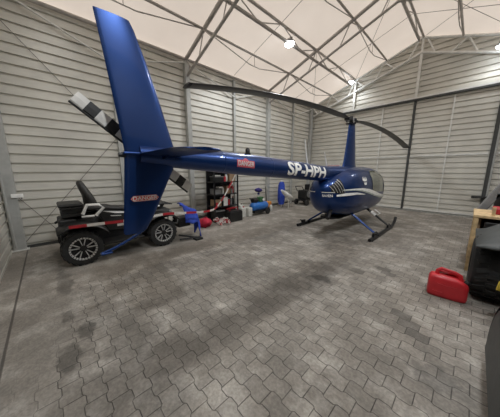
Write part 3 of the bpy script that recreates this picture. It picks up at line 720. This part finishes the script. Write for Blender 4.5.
def spoked(parent, x, y, r, w, side, rimr):
    ww, rm, xo = make_wheel(parent, x, y, r, w, side, rimr)
    sp = MB()
    def P(a, q, o): return V((xo-side*.05+side*o, y+q*cos(a), r+q*sin(a)))
    for k in range(28):                              # pale machined beads round the rim edge
        a = 2*PI*k/28; a2 = a+2*PI/28*.72
        sp.add([P(a, rimr*.86, .055), P(a2, rimr*.86, .055), P(a2, rimr*.99, .062), P(a, rimr*.99, .062), P(a, rimr*.86, .03), P(a2, rimr*.86, .03), P(a2, rimr*.99, .03), P(a, rimr*.99, .03)], [(0,1,2,3),(0,4,5,1),(1,5,6,2),(2,6,7,3),(3,7,4,0)])
    obj('rim_ring', sp, 'chrome', ww)
    s2 = MB()
    for k in range(5):
        a = 2*PI*k/5+.3
        for q in (-.16, .16):
            s2.add([P(a+q*.55, rimr*.25, .03), P(a+q*1.3, rimr*.84, .045), P(a+q*1.3+math.copysign(.07, q), rimr*.84, .045), P(a+q*.55+math.copysign(.22, q), rimr*.25, .03),
                    P(a+q*.55, rimr*.25, 0), P(a+q*1.3, rimr*.84, 0), P(a+q*1.3+math.copysign(.07, q), rimr*.84, 0), P(a+q*.55+math.copysign(.22, q), rimr*.25, 0)], [(0,1,2,3),(0,4,5,1),(1,5,6,2),(2,6,7,3),(3,7,4,0)])
    obj('spoke', s2, 'chrome', ww)
    obj('hub_cap', MB().lathe((xo-side*.06, y, r), (side, 0, 0), [(rimr*.3, 0), (rimr*.26, .05), (.001, .055)], 16), 'black', ww, 40)
quad = thing('quad_bike', 'black two-seat quad bike with white trim behind the blue tail fin', 'quad bike', (AX, 1.0, 0))
for sd in (1, -1):
    spoked(quad, AX+sd*.48, .33, .32, .27, sd, .215)
    spoked(quad, AX+sd*.48, 1.82, .315, .24, sd, .21)
obj('chassis', MB().box((AX-.22, .05, .3), (AX+.22, 2.0, .55)).tube([(AX-.4, .3, .34), (AX+.4, .3, .34)], .035).tube([(AX-.4, 1.74, .33), (AX+.4, 1.74, .33)], .035)
    .tube([(AX-.25, 1.9, .35), (AX-.2, 2.25, .4), (AX-.2, 2.25, .62)], .02).tube([(AX+.25, 1.9, .35), (AX+.2, 2.25, .4), (AX+.2, 2.25, .62)], .02), 'blackmetal', quad, bevel=.02)
obj('body', MB().loft([[V((AX+w*cos(a)*1.0, y, zc+h*math.copysign(abs(sin(a))**.7, sin(a)))) for a in [2*PI*k/20 for k in range(20)]] for y, w, h, zc in ((.04, .3, .12, .74), (.2, .34, .18, .74), (.7, .22, .2, .7), (1.2, .2, .2, .72), (1.55, .3, .22, .74), (1.95, .34, .17, .72), (2.18, .24, .1, .68))]), 'black', quad, 60)
for y, r0, lab in ((.33, .345, 'r'), (1.82, .335, 'f')):
    for sd in (1, -1):
        ring = []
        for k in range(13):
            a = rad(48+102*k/12); q = r0+.11
            ring.append([V((AX+sd*(.26+.40*j/3), y-cos(a)*q*1.1, r0+.02+sin(a)*q - .05*(j/3)**2)) for j in range(4)])
        vsx = MB().loft(ring, False, closed=False)
        o = obj('fender', vsx, 'black', quad, 60); sm = o.modifiers.new('t', 'SOLIDIFY'); sm.thickness = .025
seatm = MB().loft([[V((AX+w*cos(a), y, z+h*math.copysign(abs(sin(a))**.6, sin(a)))) for a in [2*PI*k/20 for k in range(20)]] for y, w, h, z in ((.38, .16, .05, 1.0), (.48, .2, .07, .99), (.85, .19, .065, .97), (.95, .18, .06, .94), (1.25, .17, .06, .90), (1.45, .13, .05, .92))])
obj('seat', seatm, 'seat', quad, 60)
bk = obj('backrest', MB().loft([[V((AX+w*cos(a), y+.0+t_*sin(a), z)) for a in [2*PI*k/20 for k in range(20)]] for y, w, t_, z in ((.60, .17, .12, 1.0), (.58, .18, .11, 1.12), (.55, .165, .09, 1.25), (.49, .135, .075, 1.4), (.455, .1, .06, 1.5), (.45, .05, .035, 1.54))]), 'seat', quad, 60)
rk = MB()
for x in (-.33, -.16, 0, .16, .33): rk.tube([(AX+x, .10, 1.05), (AX+x, .46, 1.05)], .014)
for y in (.10, .24, .46): rk.tube([(AX-.36, y, 1.05), (AX+.36, y, 1.05)], .016)
obj('cargo_rack', rk.box((AX-.36, .10, .90), (AX+.38, .46, .95)).box((AX-.3, .12, .95), (AX+.3, .4, 1.03)), 'black', quad)
obj('tail_box', MB().box((AX-.32, .07, 1.07), (AX+.34, .44, 1.13)).box((AX-.25, .05, .74), (AX+.38, .3, .86)), 'black', quad, bevel=.03)
rk = MB()
for x in (-.3, -.1, .1, .3): rk.tube([(AX+x, 1.72, .97), (AX+x, 2.15, .93)], .014)
for y in (1.72, 1.95, 2.15): rk.tube([(AX-.33, y, .97-.04*(y-1.72)/.43), (AX+.33, y, .97-.04*(y-1.72)/.43)], .016)
obj('cargo_rack', rk, 'black', quad)
for sd in (1, -1):
    x = AX+sd*.42
    obj('grab_rail', MB().tube([(x, .40, .93), (x, .48, 1.10), (x, .67, 1.09), (x, .74, 1.03), (x, .60, .88)], .028, 10), 'white', quad, 60)
    obj('grab_rail_foot', MB().tube([(x, .38, .885), (x, .58, .88)], .02, 8), 'white', quad, 60)
    obj('side_panel', MB().prism([(AX+sd*.24, .62, .98), (AX+sd*.24, 1.35, .84), (AX+sd*.24, 1.4, .5), (AX+sd*.24, .8, .5)], (sd*.06, 0, 0)), 'black', quad, bevel=.015)
    obj('trim_stripe', MB().prism([(AX+sd*.305, .72, .935), (AX+sd*.305, 1.25, .86), (AX+sd*.305, 1.25, .825), (AX+sd*.305, .95, .865)], (sd*.004, 0, 0)), 'white', quad)
    obj('trim_stripe', MB().prism([(AX+sd*.305, .85, .83), (AX+sd*.305, 1.05, .81), (AX+sd*.305, 1.05, .795), (AX+sd*.305, .87, .81)], (sd*.004, 0, 0)), 'paper', quad)
    obj('footboard', MB().box((AX+sd*.2 if sd > 0 else AX-.58, .66, .3), (AX+.58 if sd > 0 else AX-.2, 1.4, .345)), 'black', quad, bevel=.012)
    obj('bumper', MB().tube([(x, 2.0, .5), (x, 2.22, .45), (x-sd*.1, 2.3, .55)], .02), 'grey', quad, 50)
    obj('mirror', MB().ell((AX+sd*.48, 1.42, 1.2), (.07, .025, .045)), 'black', quad, 60)
    obj('headlight', MB().ell((AX+sd*.2, 2.14, .72), (.08, .05, .05)), 'grey', quad, 60)
obj('handlebar', MB().tube([(AX-.4, 1.38, 1.1), (AX-.2, 1.48, 1.08), (AX, 1.5, 1.04), (AX+.2, 1.48, 1.08), (AX+.4, 1.38, 1.1)], .018).ell((AX, 1.5, 1.06), (.13, .1, .08)).tube([(AX, 1.5, 1.0), (AX, 1.6, .8)], .03), 'black', quad, 60)
obj('front_cowl', MB().ell((AX+.02, 1.78, .93), (.32, .3, .13)), 'black', quad, 60)
obj('cowl_trim', MB().box((AX+.30, 1.6, .90), (AX+.345, 1.86, .935)), 'white', quad, bevel=.01)
obj('carrier_basket', MB().box((AX+.0, 2.28, .3), (AX+.36, 2.62, .54)), 'black', quad, bevel=.02)
obj('winch_hook', MB().tube([(AX+.1, 2.25, .5), (AX+.1, 2.36, .42), (AX+.16, 2.4, .5)], .012), 'chrome', quad)

# blue cover fallen over the quad's front end
cl = MB(); W_, D_ = 14, 16
pts = []
for i in range(W_+1):
    s = i/W_
    for j in range(D_+1):
        t_ = j/D_
        x = AX + .16 + .46*s
        if t_ < .5: y = 2.36+ .8*t_; z = .9 - .5*t_*.9
        else: y = 2.76 + .06*(t_-.5)*2; z = .68 - (t_-.5)*2*(.5+.14*sin(s*9))
        if s > .62: z -= (s-.62)/.38*.42*(1-.55*t_); x -= (s-.62)*.12
        z += .03*sin(s*11+t_*5) + .02*sin(t_*17); y += .03*sin(s*9+t_*3); x += .03*sin(t_*9)
        pts.append((x, y, max(z, .03)))
cl.add(pts, [(i*(D_+1)+j, (i+1)*(D_+1)+j, (i+1)*(D_+1)+j+1, i*(D_+1)+j+1) for i in range(W_) for j in range(D_)])
o = obj('blue_cover', cl, 'bluecloth', None, 180); sm = o.modifiers.new('t', 'SOLIDIFY'); sm.thickness = .015
tag(o, 'royal blue cloth cover draped over the nose of the quad bike', 'cover')
# tow bar with wheel chock in front of the quad
t = thing('tow_bar', 'black tow bar lying on the floor under the blue cover', 'tow bar', (-4.85, 2.5, 0))
obj('bar', MB().tube([(-5.0, 2.25, .12), (-4.72, 2.6, .05)], .022).tube([(-4.85, 2.2, .05), (-4.72, 2.6, .05)], .02), 'blackmetal', t)
obj('foot', MB().box((-4.78, 2.52, 0), (-4.6, 2.72, .05)), 'black', t, bevel=.01)

# red bag and heap of barrier tape
def blob(name, c, r, mat, jit=.02, n=14, m=8):
    mb = MB().ell(c, r, n, m, jit=jit)
    for p in mb.v: p.z = max(p.z, 0.004)
    return obj(name, mb, mat, None, 180)
tag(blob('red_bag', (-5.62, 3.42, .13), (.19, .19, .15), 'redcloth', .035), 'crumpled red cloth bag on the floor between the blue cover and the shelf', 'bag')
hp = MB()
for k in range(26):
    a0 = random.uniform(0, 2*PI); c = V((-5.52+random.uniform(-.18, .18), 3.9+random.uniform(-.12, .22), .03+random.uniform(0, .08))); rr0 = random.uniform(.05, .15)
    path = [c + V((rr0*cos(a0+q*.5), rr0*sin(a0+q*.5)*.8, .02*sin(q)+.03*(q % 2))) for q in range(9)]
    for q in range(8):
        a, b = path[q], path[q+1]; up = V((random.uniform(-.02, .02), 0, .055))
        hp.add([a, b, b+up, a+up], [(0, 1, 2, 3)], (q//2+k) % 2 if k % 3 else 1)
for p in hp.v: p.z = max(p.z, 0.006)
o = obj('tape_heap', hp, ['redtape', 'whitetape']); sm = o.modifiers.new('t', 'SOLIDIFY'); sm.thickness = .003
tag(o, 'loose heap of red and white barrier tape on the floor', 'tape')

# barrier tape strung from the quad to the shelf
ctrl = [(-4.58, .16, .80), (-4.58, .6, .79), (-4.58, 1.2, .775), (-4.58, 1.8, .80), (-4.62, 2.3, .75), (-4.66, 2.85, .70), (-4.95, 3.35, .68), (-5.18, 3.7, .8), (-5.27, 3.95, 1.0), (-5.3, 4.15, 1.25), (-5.32, 4.35, 1.5), (-5.33, 4.48, 1.72)]
pts = []
for i in range(len(ctrl)-1):
    p0, p1, p2, p3 = [V(ctrl[max(0, min(len(ctrl)-1, i+k))]) for k in (-1, 0, 1, 2)]
    for j in range(8):
        s = j/8; pts.append(.5*((2*p1)+(p2-p0)*s+(2*p0-5*p1+4*p2-p3)*s*s+(3*p1-p0-3*p2+p3)*s**3))
pts.append(V(ctrl[-1]))
tp = MB(); acc = 0
for i, (a, b) in enumerate(zip(pts[:-1], pts[1:])):
    acc += (b-a).length
    t0 = (b-a).normalized()
    def wv(p, k):
        up = V((0, 0, 1)) - t0*t0.z
        if up.length < .5: up = V((0, .6, .4))
        return up.normalized()*.026
    tp.add([a-wv(a, i), b-wv(b, i+1), b+wv(b, i+1), a+wv(a, i)], [(0, 1, 2, 3)], int(acc/.27) % 2)
o = obj('barrier_tape', tp, ['redtape', 'whitetape']); sm = o.modifiers.new('t', 'SOLIDIFY'); sm.thickness = .003
tag(o, 'red and white barrier tape strung from the quad bike to the black shelf', 'barrier tape')
t = obj('tape_sticker', MB().box((-4.572, .86, .70), (-4.566, 1.0, .745)), 'paper', o)

# ------------------------------------------------------------------ black shelf and its contents
SX0, SX1, SY0, SY1 = -6.3, -5.85, 3.95, 4.95
sh = thing('shelving_rack', 'tall black metal shelving rack against the long wall', 'shelving rack', ((SX0+SX1)/2, (SY0+SY1)/2, 0))
for x in (SX0, SX1):
    for y in (SY0, SY1):
        obj('upright', MB().box((x-.02, y-.02, 0), (x+.02, y+.02, 1.95)), 'blackmetal', sh)
SZ = [.08, .52, .94, 1.36, 1.86]
obj('back_panel', MB().box((SX0-.03, SY0, .05), (SX0-.02, SY1, 1.9)), 'blackmetal', sh)
for z in SZ: obj('shelf', MB().box((SX0-.02, SY0-.02, z-.03), (SX1+.02, SY1+.02, z)), 'blackmetal', sh)
def carton(name, x, y, z, w, d, h, mat, lab, cat, rz=0.0, lid=None):
    R = Matrix.Rotation(rz, 3, 'Z')
    if lid is None:
        return tag(obj(name, MB().box((x-w/2, y-d/2, z), (x+w/2, y+d/2, z+h), R), mat, None, bevel=.006), lab, cat)
    t = thing(name, lab, cat, (x, y, z))
    obj('body', MB().box((x-w/2, y-d/2, z), (x+w/2, y+d/2, z+h*.86), R), mat, t, bevel=.008)
    obj('lid', MB().box((x-w/2-.006, y-d/2-.006, z+h*.86), (x+w/2+.006, y+d/2+.006, z+h), R), lid, t, bevel=.006)
    return t
def bottle(name, x, y, z, r, h, mat, cap, lab, cat='bottle', handle=False):
    t = thing(name, lab, cat, (x, y, z))
    obj('body', MB().lathe((x, y, z), (0, 0, 1), [(r*.9, 0), (r, .01), (r, h*.68), (r*.8, h*.78), (r*.36, h*.88), (r*.34, h*.92)], 18), mat, t, 50)
    obj('cap', MB().lathe((x, y, z+h*.91), (0, 0, 1), [(r*.4, 0), (r*.4, h*.09), (.001, h*.09)], 14), cap, t, 50)
    return t
e = .002
carton('tool_case', -6.05, 4.2, SZ[0]+e, .34, .38, .3, 'black', 'black tool case on the bottom shelf, nearest the tape heap', 'tool case', lid='grey')
carton('tool_case', -6.05, 4.68, SZ[0]+e, .34, .4, .34, 'black', 'black tool case on the bottom shelf, with a red lid', 'tool case', lid='redtape')
carton('cardboard_box', -6.08, 4.15, SZ[1]+e, .3, .26, .22, 'card', 'small brown cardboard box on the second shelf', 'box')
carton('paper_box', -5.98, 4.42, SZ[1]+e, .22, .18, .3, 'paper', 'upright white box in the middle of the second shelf', 'box')
bottle('spray_can', -5.95, 4.62, SZ[1]+e, .035, .24, 'redtape', 'white', 'red spray can on the second shelf', 'spray can')
bottle('spray_can', -5.96, 4.73, SZ[1]+e, .035, .24, 'grey', 'black', 'grey spray can with black cap on the second shelf', 'spray can')
bottle('oil_bottle', -6.0, 4.84, SZ[1]+e, .05, .28, 'black', 'redtape', 'black oil bottle with red cap on the second shelf')
carton('storage_bin', -6.06, 4.13, SZ[2]+e, .32, .24, .2, 'grey', 'grey storage bin on the third shelf', 'bin', lid='black')
bottle('oil_bottle', -5.96, 4.36, SZ[2]+e, .05, .26, 'natural', 'redtape', 'white bottle with red cap on the third shelf')
carton('cardboard_box', -6.05, 4.58, SZ[2]+e, .28, .2, .26, 'card', 'brown cardboard box standing on the third shelf', 'box')
bottle('oil_bottle', -5.98, 4.8, SZ[2]+e, .055, .3, 'redtape', 'black', 'red bottle with black cap on the third shelf')
carton('storage_bin', -6.06, 4.2, SZ[3]+e, .32, .36, .18, 'black', 'low black bin on the fourth shelf', 'bin', lid='grey')
t = thing('cable_coil', 'coil of pale cable lying on the low black bin', 'cable', (-6.06, 4.2, SZ[3]+.184))
obj('loop', MB().tube([(-6.06+.12*cos(a), 4.2+.12*sin(a), SZ[3]+.205+.006*sin(3*a)) for a in [2*PI*k/24 for k in range(25)]], .018, 8), 'natural', t, 60)
bottle('cleaner_bottle', -5.96, 4.52, SZ[3]+e, .05, .28, 'natural', 'bluetank', 'white bottle with blue cap on the fourth shelf')
carton('cardboard_box', -6.05, 4.76, SZ[3]+e, .3, .26, .3, 'card', 'large brown cardboard box on the fourth shelf', 'box')
carton('equipment_case', -6.06, 4.3, SZ[4]+e, .3, .4, .16, 'black', 'flat black equipment case on top of the shelving rack', 'case', lid='blackmetal')
for (nm, x, y, z, w_, d_, h_, mt_, lab, cat) in [
    ('battery', -5.89, 4.30, SZ[1]+e, .06, .05, .2, 'black', 'narrow black battery at the front of the second shelf', 'battery'),
    ('parts_box', -5.89, 4.05, SZ[1]+e, .07, .08, .14, 'redtape', 'small red parts box at the near end of the second shelf', 'box'),
    ('manual_pile', -5.98, 4.24, SZ[2]+.204, .2, .16, .05, 'paper', 'pile of white papers on the grey storage bin', 'papers'),
    ('spare_box', -6.12, 4.38, SZ[2]+e, .12, .12, .3, 'black', 'narrow black box behind the white bottle on the third shelf', 'box'),
    ('parts_box', -5.875, 4.69, SZ[2]+e, .06, .05, .16, 'grey', 'small grey parts box between a carton and the red bottle', 'box'),
    ('filter_box', -5.94, 4.43, SZ[3]+e, .08, .08, .17, 'redtape', 'small red filter box on the fourth shelf', 'box'),
    ('black_case', -6.08, 4.72, SZ[4]+e, .3, .34, .2, 'black', 'tall black case on top of the shelving rack', 'case')]:
    carton(nm, x, y, z, w_, d_, h_, mt_, lab, cat)
t = thing('tool_box', 'black open toolbox with red handle on the floor before the shelf', 'toolbox', (-5.62, 4.55, 0))
obj('body', MB().box((-5.78, 4.3, 0), (-5.48, 4.86, .34)), 'black', t, bevel=.015)
obj('tray', MB().box((-5.76, 4.33, .34), (-5.5, 4.83, .37)), 'blackmetal', t, bevel=.008)
obj('handle', MB().tube([(-5.63, 4.4, .37), (-5.63, 4.42, .47), (-5.63, 4.74, .47), (-5.63, 4.76, .37)], .013), 'redtape', t)

# canisters, compressor and odds and ends along the wall
def canister(x, y, w, d, h, lab, cap):
    t = thing('canister', lab, 'canister', (x, y, 0))
    obj('body', MB().box((x-w/2, y-d/2, 0), (x+w/2, y+d/2, h*.85)), 'natural', t, bevel=.03, segs=3)
    obj('handle', MB().tube([(x, y-d*.3, h*.84), (x, y-d*.3, h*.95), (x, y+d*.15, h*.95), (x, y+d*.15, h*.84)], .014), 'natural', t, 60)
    obj('cap', MB().lathe((x, y+d*.33, h*.84), (0, 0, 1), [(.03, 0), (.03, .045), (.001, .045)], 14), cap, t, 50)
canister(-5.9, 5.2, .26, .22, .42, 'white canister nearest the shelving rack', 'redtape')
canister(-5.82, 5.47, .24, .2, .4, 'white canister with black cap beside the compressor', 'black')
canister(-6.25, 5.4, .24, .2, .48, 'tall white canister behind the other two', 'black')
cm = thing('air_compressor', 'blue air compressor on black wheels by the long wall', 'air compressor', (-5.8, 6.2, 0))
obj('tank', MB().lathe((-5.8, 5.78, .34), (0, 1, 0), [(.001, 0), (.08, .01), (.15, .05), (.17, .1), (.17, .78), (.15, .84), (.08, .88), (.001, .89)], 24), 'bluetank', cm, 50)
obj('base_frame', MB().box((-5.94, 5.85, .1), (-5.66, 6.6, .2)), 'blackmetal', cm, bevel=.01)
for sx_ in (-5.99, -5.61):
    obj('wheel', MB().lathe((sx_-.025, 6.55, .13), (1, 0, 0), [(.05, 0), (.125, 0), (.13, .015), (.13, .04), (.125, .05), (.05, .05)], 20), 'rubber', cm, 50)
obj('motor', MB().lathe((-5.82, 5.85, .58), (0, 1, 0), [(.001, 0), (.09, .01), (.1, .05), (.1, .26), (.07, .3), (.001, .3)], 18), 'blackmetal', cm, 50)
obj('pump', MB().box((-5.9, 6.2, .5), (-5.72, 6.4, .7)), 'green', cm, bevel=.02)
obj('gauge', MB().lathe((-5.66, 6.32, .6), (1, 0, 0), [(.05, 0), (.05, .03), (.001, .03)], 16), 'white', cm, 50)
obj('handle', MB().tube([(-5.92, 5.95, .5), (-5.92, 5.82, .66), (-5.68, 5.82, .66), (-5.68, 5.95, .5)], .014), 'blackmetal', cm, 50)
cm.location.y -= .2
bottle('washer_jug', -6.15, 6.35, 0, .12, .82, 'natural', 'purple', 'tall white jug standing behind the compressor', 'jug')
o = blob('violet_cloth', (-6.13, 6.33, .93), (.15, .17, .09), 'purple', .012); tag(o, 'dark violet cloth balled up on top of the tall jug', 'cloth')
mw = thing('brush_cutter', 'orange brush cutter leaning on the wall past the compressor', 'brush cutter', (-6.35, 7.15, 0))
obj('engine', MB().box((-6.45, 6.98, .1), (-6.2, 7.28, .36)), 'orange', mw, bevel=.04)
obj('guard', MB().box((-6.42, 7.0, 0), (-6.24, 7.26, .1)), 'black', mw, bevel=.02)
obj('shaft', MB().tube([(-6.35, 7.1, .3), (-6.68, 7.35, 1.0)], .016), 'blackmetal', mw)
bottle('oil_bottle', -6.05, 7.05, 0, .06, .28, 'natural', 'redtape', 'white and red bottle on the floor beside the orange brush cutter')
pn = thing('folded_parasol', 'rolled royal blue parasol standing against the wall beneath the boom', 'parasol', (-6.3, 8.1, 0))
obj('canopy', MB().loft([[V((-6.3+(.14+.02*cos(5*a))*w*cos(a), 8.1+(.17+.02*cos(5*a))*w*sin(a), z)) for a in [2*PI*k/30 for k in range(30)]] for w, z in ((.8, .12), (1.05, .3), (1.1, .7), (.95, 1.05), (.6, 1.2))]), 'bluecloth', pn, 60)
obj('pole', MB().tube([(-6.3, 8.1, 0), (-6.3, 8.1, 1.3)], .02), 'white', pn, 60)
ds = thing('white_scoop', 'white curved scoop on a pale stand beside the blue parasol', 'scoop', (-5.88, 8.1, 0))
scp = MB(); sr = []
A_, B_ = V((-5.85, 7.52, .87)), V((-5.85, 8.36, .47))
for i in range(15):
    t_ = i/14; w = .125*(sin(PI*(.06+.88*t_)))**.7; c = A_+(B_-A_)*t_ + V((0, 0, -.05*sin(PI*t_)))
    sr.append([c + V((w*cos(2*PI*k/16), .35*w*sin(2*PI*k/16), w*.8*sin(2*PI*k/16))) for k in range(16)])
o = obj('shell', scp.loft(sr), 'white', ds, 60)
obj('leg', MB().tube([(-5.88, 8.1, .5), (-5.88, 8.1, 0)], .025), 'natural', ds)
obj('leg', MB().tube([(-5.86, 8.3, .48), (-6.0, 8.5, 0)], .02), 'natural', ds)
tg = thing('generator_cart', 'black wheeled generator cart under the tail boom', 'generator cart', (-5.9, 9.4, 0))
obj('frame', MB().box((-6.2, 8.95, .22), (-5.6, 9.95, .3)), 'blackmetal', tg, bevel=.01)
obj('engine', MB().box((-6.15, 9.05, .3), (-5.65, 9.6, .75)), 'black', tg, bevel=.04)
obj('control_panel', MB().box((-6.12, 9.62, .3), (-5.7, 9.95, 1.02)), 'blackmetal', tg, bevel=.03)
obj('fan_guard', MB().lathe((-5.66, 9.3, .55), (1, 0, 0), [(.18, 0), (.18, .03), (.14, .05), (.001, .05)], 20), 'grey', tg, 50)
for y in (9.05, 9.85):
    for x in (-6.22, -5.6): obj('wheel', MB().lathe((x-.03, y, .15), (1, 0, 0), [(.06, 0), (.14, 0), (.15, .02), (.15, .05), (.14, .07), (.06, .07)], 20), 'rubber', tg, 50)
obj('handle', MB().tube([(-6.1, 8.95, .7), (-6.1, 8.75, .95), (-5.7, 8.75, .95), (-5.7, 8.95, .7)], .02), 'blackmetal', tg, 50)
tg.location.y += .2
t = thing('wall_notice', 'white notice board with red strip on the back wall above the tail boom', 'notice board', (-5.45, 11.42, 1.9))
obj('board', MB().box((-5.9, 11.42, 1.86), (-5.0, 11.445, 2.1)), 'paper', t)
obj('strip', MB().box((-5.85, 11.414, 1.95), (-5.05, 11.42, 2.0)), 'pinksign', t)

# ------------------------------------------------------------------ red jerrycan
jx, jy = -.062, 3.86
jc = thing('jerrycan', 'red plastic fuel can on the pavers beside the big black tyre', 'jerrycan', (jx, jy, 0))
JR = Matrix.Rotation(rad(6), 3, 'Z')
def J(p): return V((jx, jy, 0)) + JR @ (V(p)*.94)
rings = []
for z, lx, ly in ((0.0, .20, .085), (.012, .215, .1), (.05, .222, .108), (.22, .222, .108), (.285, .218, .104), (.325, .20, .085), (.335, .17, .06)):
    rings.append([J((math.copysign(abs(cos(a))**.35, cos(a))*lx, math.copysign(abs(sin(a))**.45, sin(a))*ly, z - (.05*max(0, cos(a)) if z > .28 else 0))) for a in [2*PI*(k+.5)/40 for k in range(40)]])
obj('body', MB().loft(rings), 'red', jc, 60)
obj('handle', MB().tube([J((-.13, 0, .32)), J((-.125, 0, .385)), J((-.09, 0, .42)), J((.06, 0, .395)), J((.12, 0, .365)), J((.135, 0, .29))], [.026, .024, .022, .022, .024, .026], 12, flat=.75), 'red', jc, 60)
obj('handle_rib', MB().tube([J((-.14, .06, .32)), J((-.12, .065, .36)), J((.08, .065, .345)), J((.12, .06, .3))], .018, 10), 'red', jc, 60)
obj('spout_cap', MB().lathe(J((.185, .0, .26)), JR @ V((.5, 0, .85)), [(.035, 0), (.035, .04), (.028, .05), (.001, .05)], 16), 'black', jc, 50)
obj('label_ridge', MB().tube([J((-.12, -.109, .22)), J((-.02, -.110, .21)), J((.1, -.110, .205))], .004, 6).tube([J((-.16, -.109, .1)), J((-.05, -.110, .09))], .004, 6), 'red', jc)

# ------------------------------------------------------------------ utility vehicle at the right edge
uv = thing('utility_vehicle', 'charcoal off-road vehicle with big knobbly tyres, cut by the picture edge', 'off-road vehicle', (.95, 3.0, 0))
UX = .98
for x, xf, sd in ((.33, .6, -1), (1.6, 1.5, 1)):
    make_wheel(uv, x, 4.3, .43, .42, sd, .2)
    make_wheel(uv, xf, 1.95, .37, .30, sd, .2)
def mudguard(y, x0, x1, r, zc, a0, a1, lip, name='mudguard', fall=.09):
    ring = []
    for k in range(17):
        a = rad(a0+(a1-a0)*k/16)
        row = [V((x0+(x1-x0)*j/5, y-cos(a)*r, zc+sin(a)*r - fall*max(0, 1-j/5.0)**2*max(0, (sin(a)-sin(rad(max(a0, 0))))/(1-sin(rad(max(a0, 0))))))) for j in range(6)]
        row = [V((x0, row[0].y*.97+y*.03, row[0].z-lip))] + row
        ring.append(row)
    o = obj(name, MB().loft(ring, False, closed=False), 'fender', uv, 70); sm = o.modifiers.new('t', 'SOLIDIFY'); sm.thickness = .02
    return o
mudguard(4.3, .13, .75, .68, .53, 27, 150, .03, fall=.40)
mudguard(2.05, .275, .8, .70, .2, -5, 176, .02, fall=.1)
obj('skirt', MB().prism([(.275, 2.05-.70*cos(rad(a))*1.0, .2+.70*sin(rad(a))-.06) for a in range(0, 181, 12)] + [(.275, 2.75, .12), (.275, 1.35, .12)], (.02, 0, 0)), 'fender', uv, bevel=.006)
for x0, x1 in ((1.22, 1.85),):
    for y in (4.3, 1.95):
        mudguard(y, x1, x0, .6, .5, 12, 160, .05)
obj('body', MB().loft([[V((UX+w*math.copysign(abs(cos(a))**.5, cos(a)), y, zc+h*math.copysign(abs(sin(a))**.5, sin(a)))) for a in [2*PI*k/24 for k in range(24)]] for y, w, h, zc in ((1.3, .3, .15, .7), (1.6, .36, .25, .72), (2.4, .34, .25, .6), (3.2, .38, .28, .62), (4.2, .36, .32, .8), (4.8, .3, .2, .8))]), 'fender', uv, 60)
obj('axle', MB().tube([(.5, 4.3, .43), (1.5, 4.3, .43)], .04).tube([(.6, 1.95, .37), (1.5, 1.95, .37)], .04), 'blackmetal', uv)
obj('seat', MB().box((UX-.3, 2.7, .86), (UX+.3, 3.4, 1.0)), 'seat', uv, bevel=.05)
obj('strap_hook', MB().tube([(.42, 3.55, .53), (.36, 3.5, .52), (.35, 3.5, .44), (.42, 3.55, .42)], .02, 8), 'yellow', uv, 60)
obj('running_board', MB().box((.45, 2.5, .32), (.7, 3.75, .37)), 'black', uv, bevel=.01)

# ------------------------------------------------------------------ timber bench behind the vehicle
wb = thing('timber_workbench', 'raw pine workbench behind the big black tyre', 'workbench', (.75, 5.5, 0))
obj('top', MB().box((.08, 5.15, .965), (1.6, 6.0, 1.01)), 'wood', wb, bevel=.006)
for x, y in ((.12, 5.2), (.12, 5.94), (1.55, 5.2), (1.55, 5.94)):
    obj('leg', MB().box((x-.028, y-.035, 0), (x+.028, y+.035, .965)), 'wood', wb, bevel=.004)
obj('side_panel', MB().box((.15, 5.28, .1), (.18, 5.9, .96)), 'card', wb)
obj('back_panel', MB().box((.18, 5.86, .1), (1.55, 5.9, .96)), 'card', wb)
tag(obj('crate', MB().box((.22, 5.2, .45), (.75, 5.7, .9)), 'black', wb, bevel=.02), 'black drawer box under the bench top').name = 'drawer_box'
t = thing('red_toolbox', 'red metal toolbox lying on the pine workbench', 'toolbox', (.5, 5.5, 1.011))
obj('body', MB().box((.3, 5.4, 1.011), (.85, 5.75, 1.12)), 'redtape', t, bevel=.02)
obj('handle', MB().tube([(.42, 5.57, 1.12), (.42, 5.57, 1.17), (.7, 5.57, 1.17), (.7, 5.57, 1.12)], .012), 'black', t)
o = obj('pine_batten', MB().box((.28, 5.2, 1.011), (.32, 5.24, 1.15)), 'wood'); tag(o, 'short pine stub standing on the workbench edge', 'batten')
bm_ = thing('lift_boom', 'dark grey slanting machine boom rising behind the workbench', 'machine boom', (.8, 6.6, 0))
obj('beam', MB().prism([(.12, 6.35, .94), (.24, 6.35, .9), (1.15, 6.35, 2.75), (.98, 6.35, 2.83)], (0, .22, 0)), 'grey', bm_, bevel=.015)
obj('post', MB().box((.35, 6.35, 0), (.55, 6.57, 1.3)), 'blackmetal', bm_, bevel=.01)
obj('base', MB().box((.1, 6.2, 0), (1.4, 6.75, .12)), 'blackmetal', bm_, bevel=.01)

# ------------------------------------------------------------------ world, camera, view
w = bpy.data.worlds.new('World'); bpy.context.scene.world = w; w.use_nodes = True
bg = w.node_tree.nodes['Background']; bg.inputs['Color'].default_value = (1.0, 0.97, 0.93, 1); bg.inputs['Strength'].default_value = 1.08

cd = bpy.data.cameras.new('Camera'); cd.sensor_width = 36; cd.sensor_fit = 'HORIZONTAL'; cd.lens = 211/500*36; cd.clip_start = .02
cam = bpy.data.objects.new('Camera', cd); C.objects.link(cam); cam.location = (0, 0, 1.75); cam.rotation_euler = (rad(90-10.3), 0, rad(46.4))
sc = bpy.context.scene; sc.camera = cam
sc.view_settings.view_transform = 'Standard'; sc.view_settings.look = 'None'; sc.view_settings.exposure = 0.5; sc.view_settings.gamma = 1.0
sc.view_settings.use_curve_mapping = False
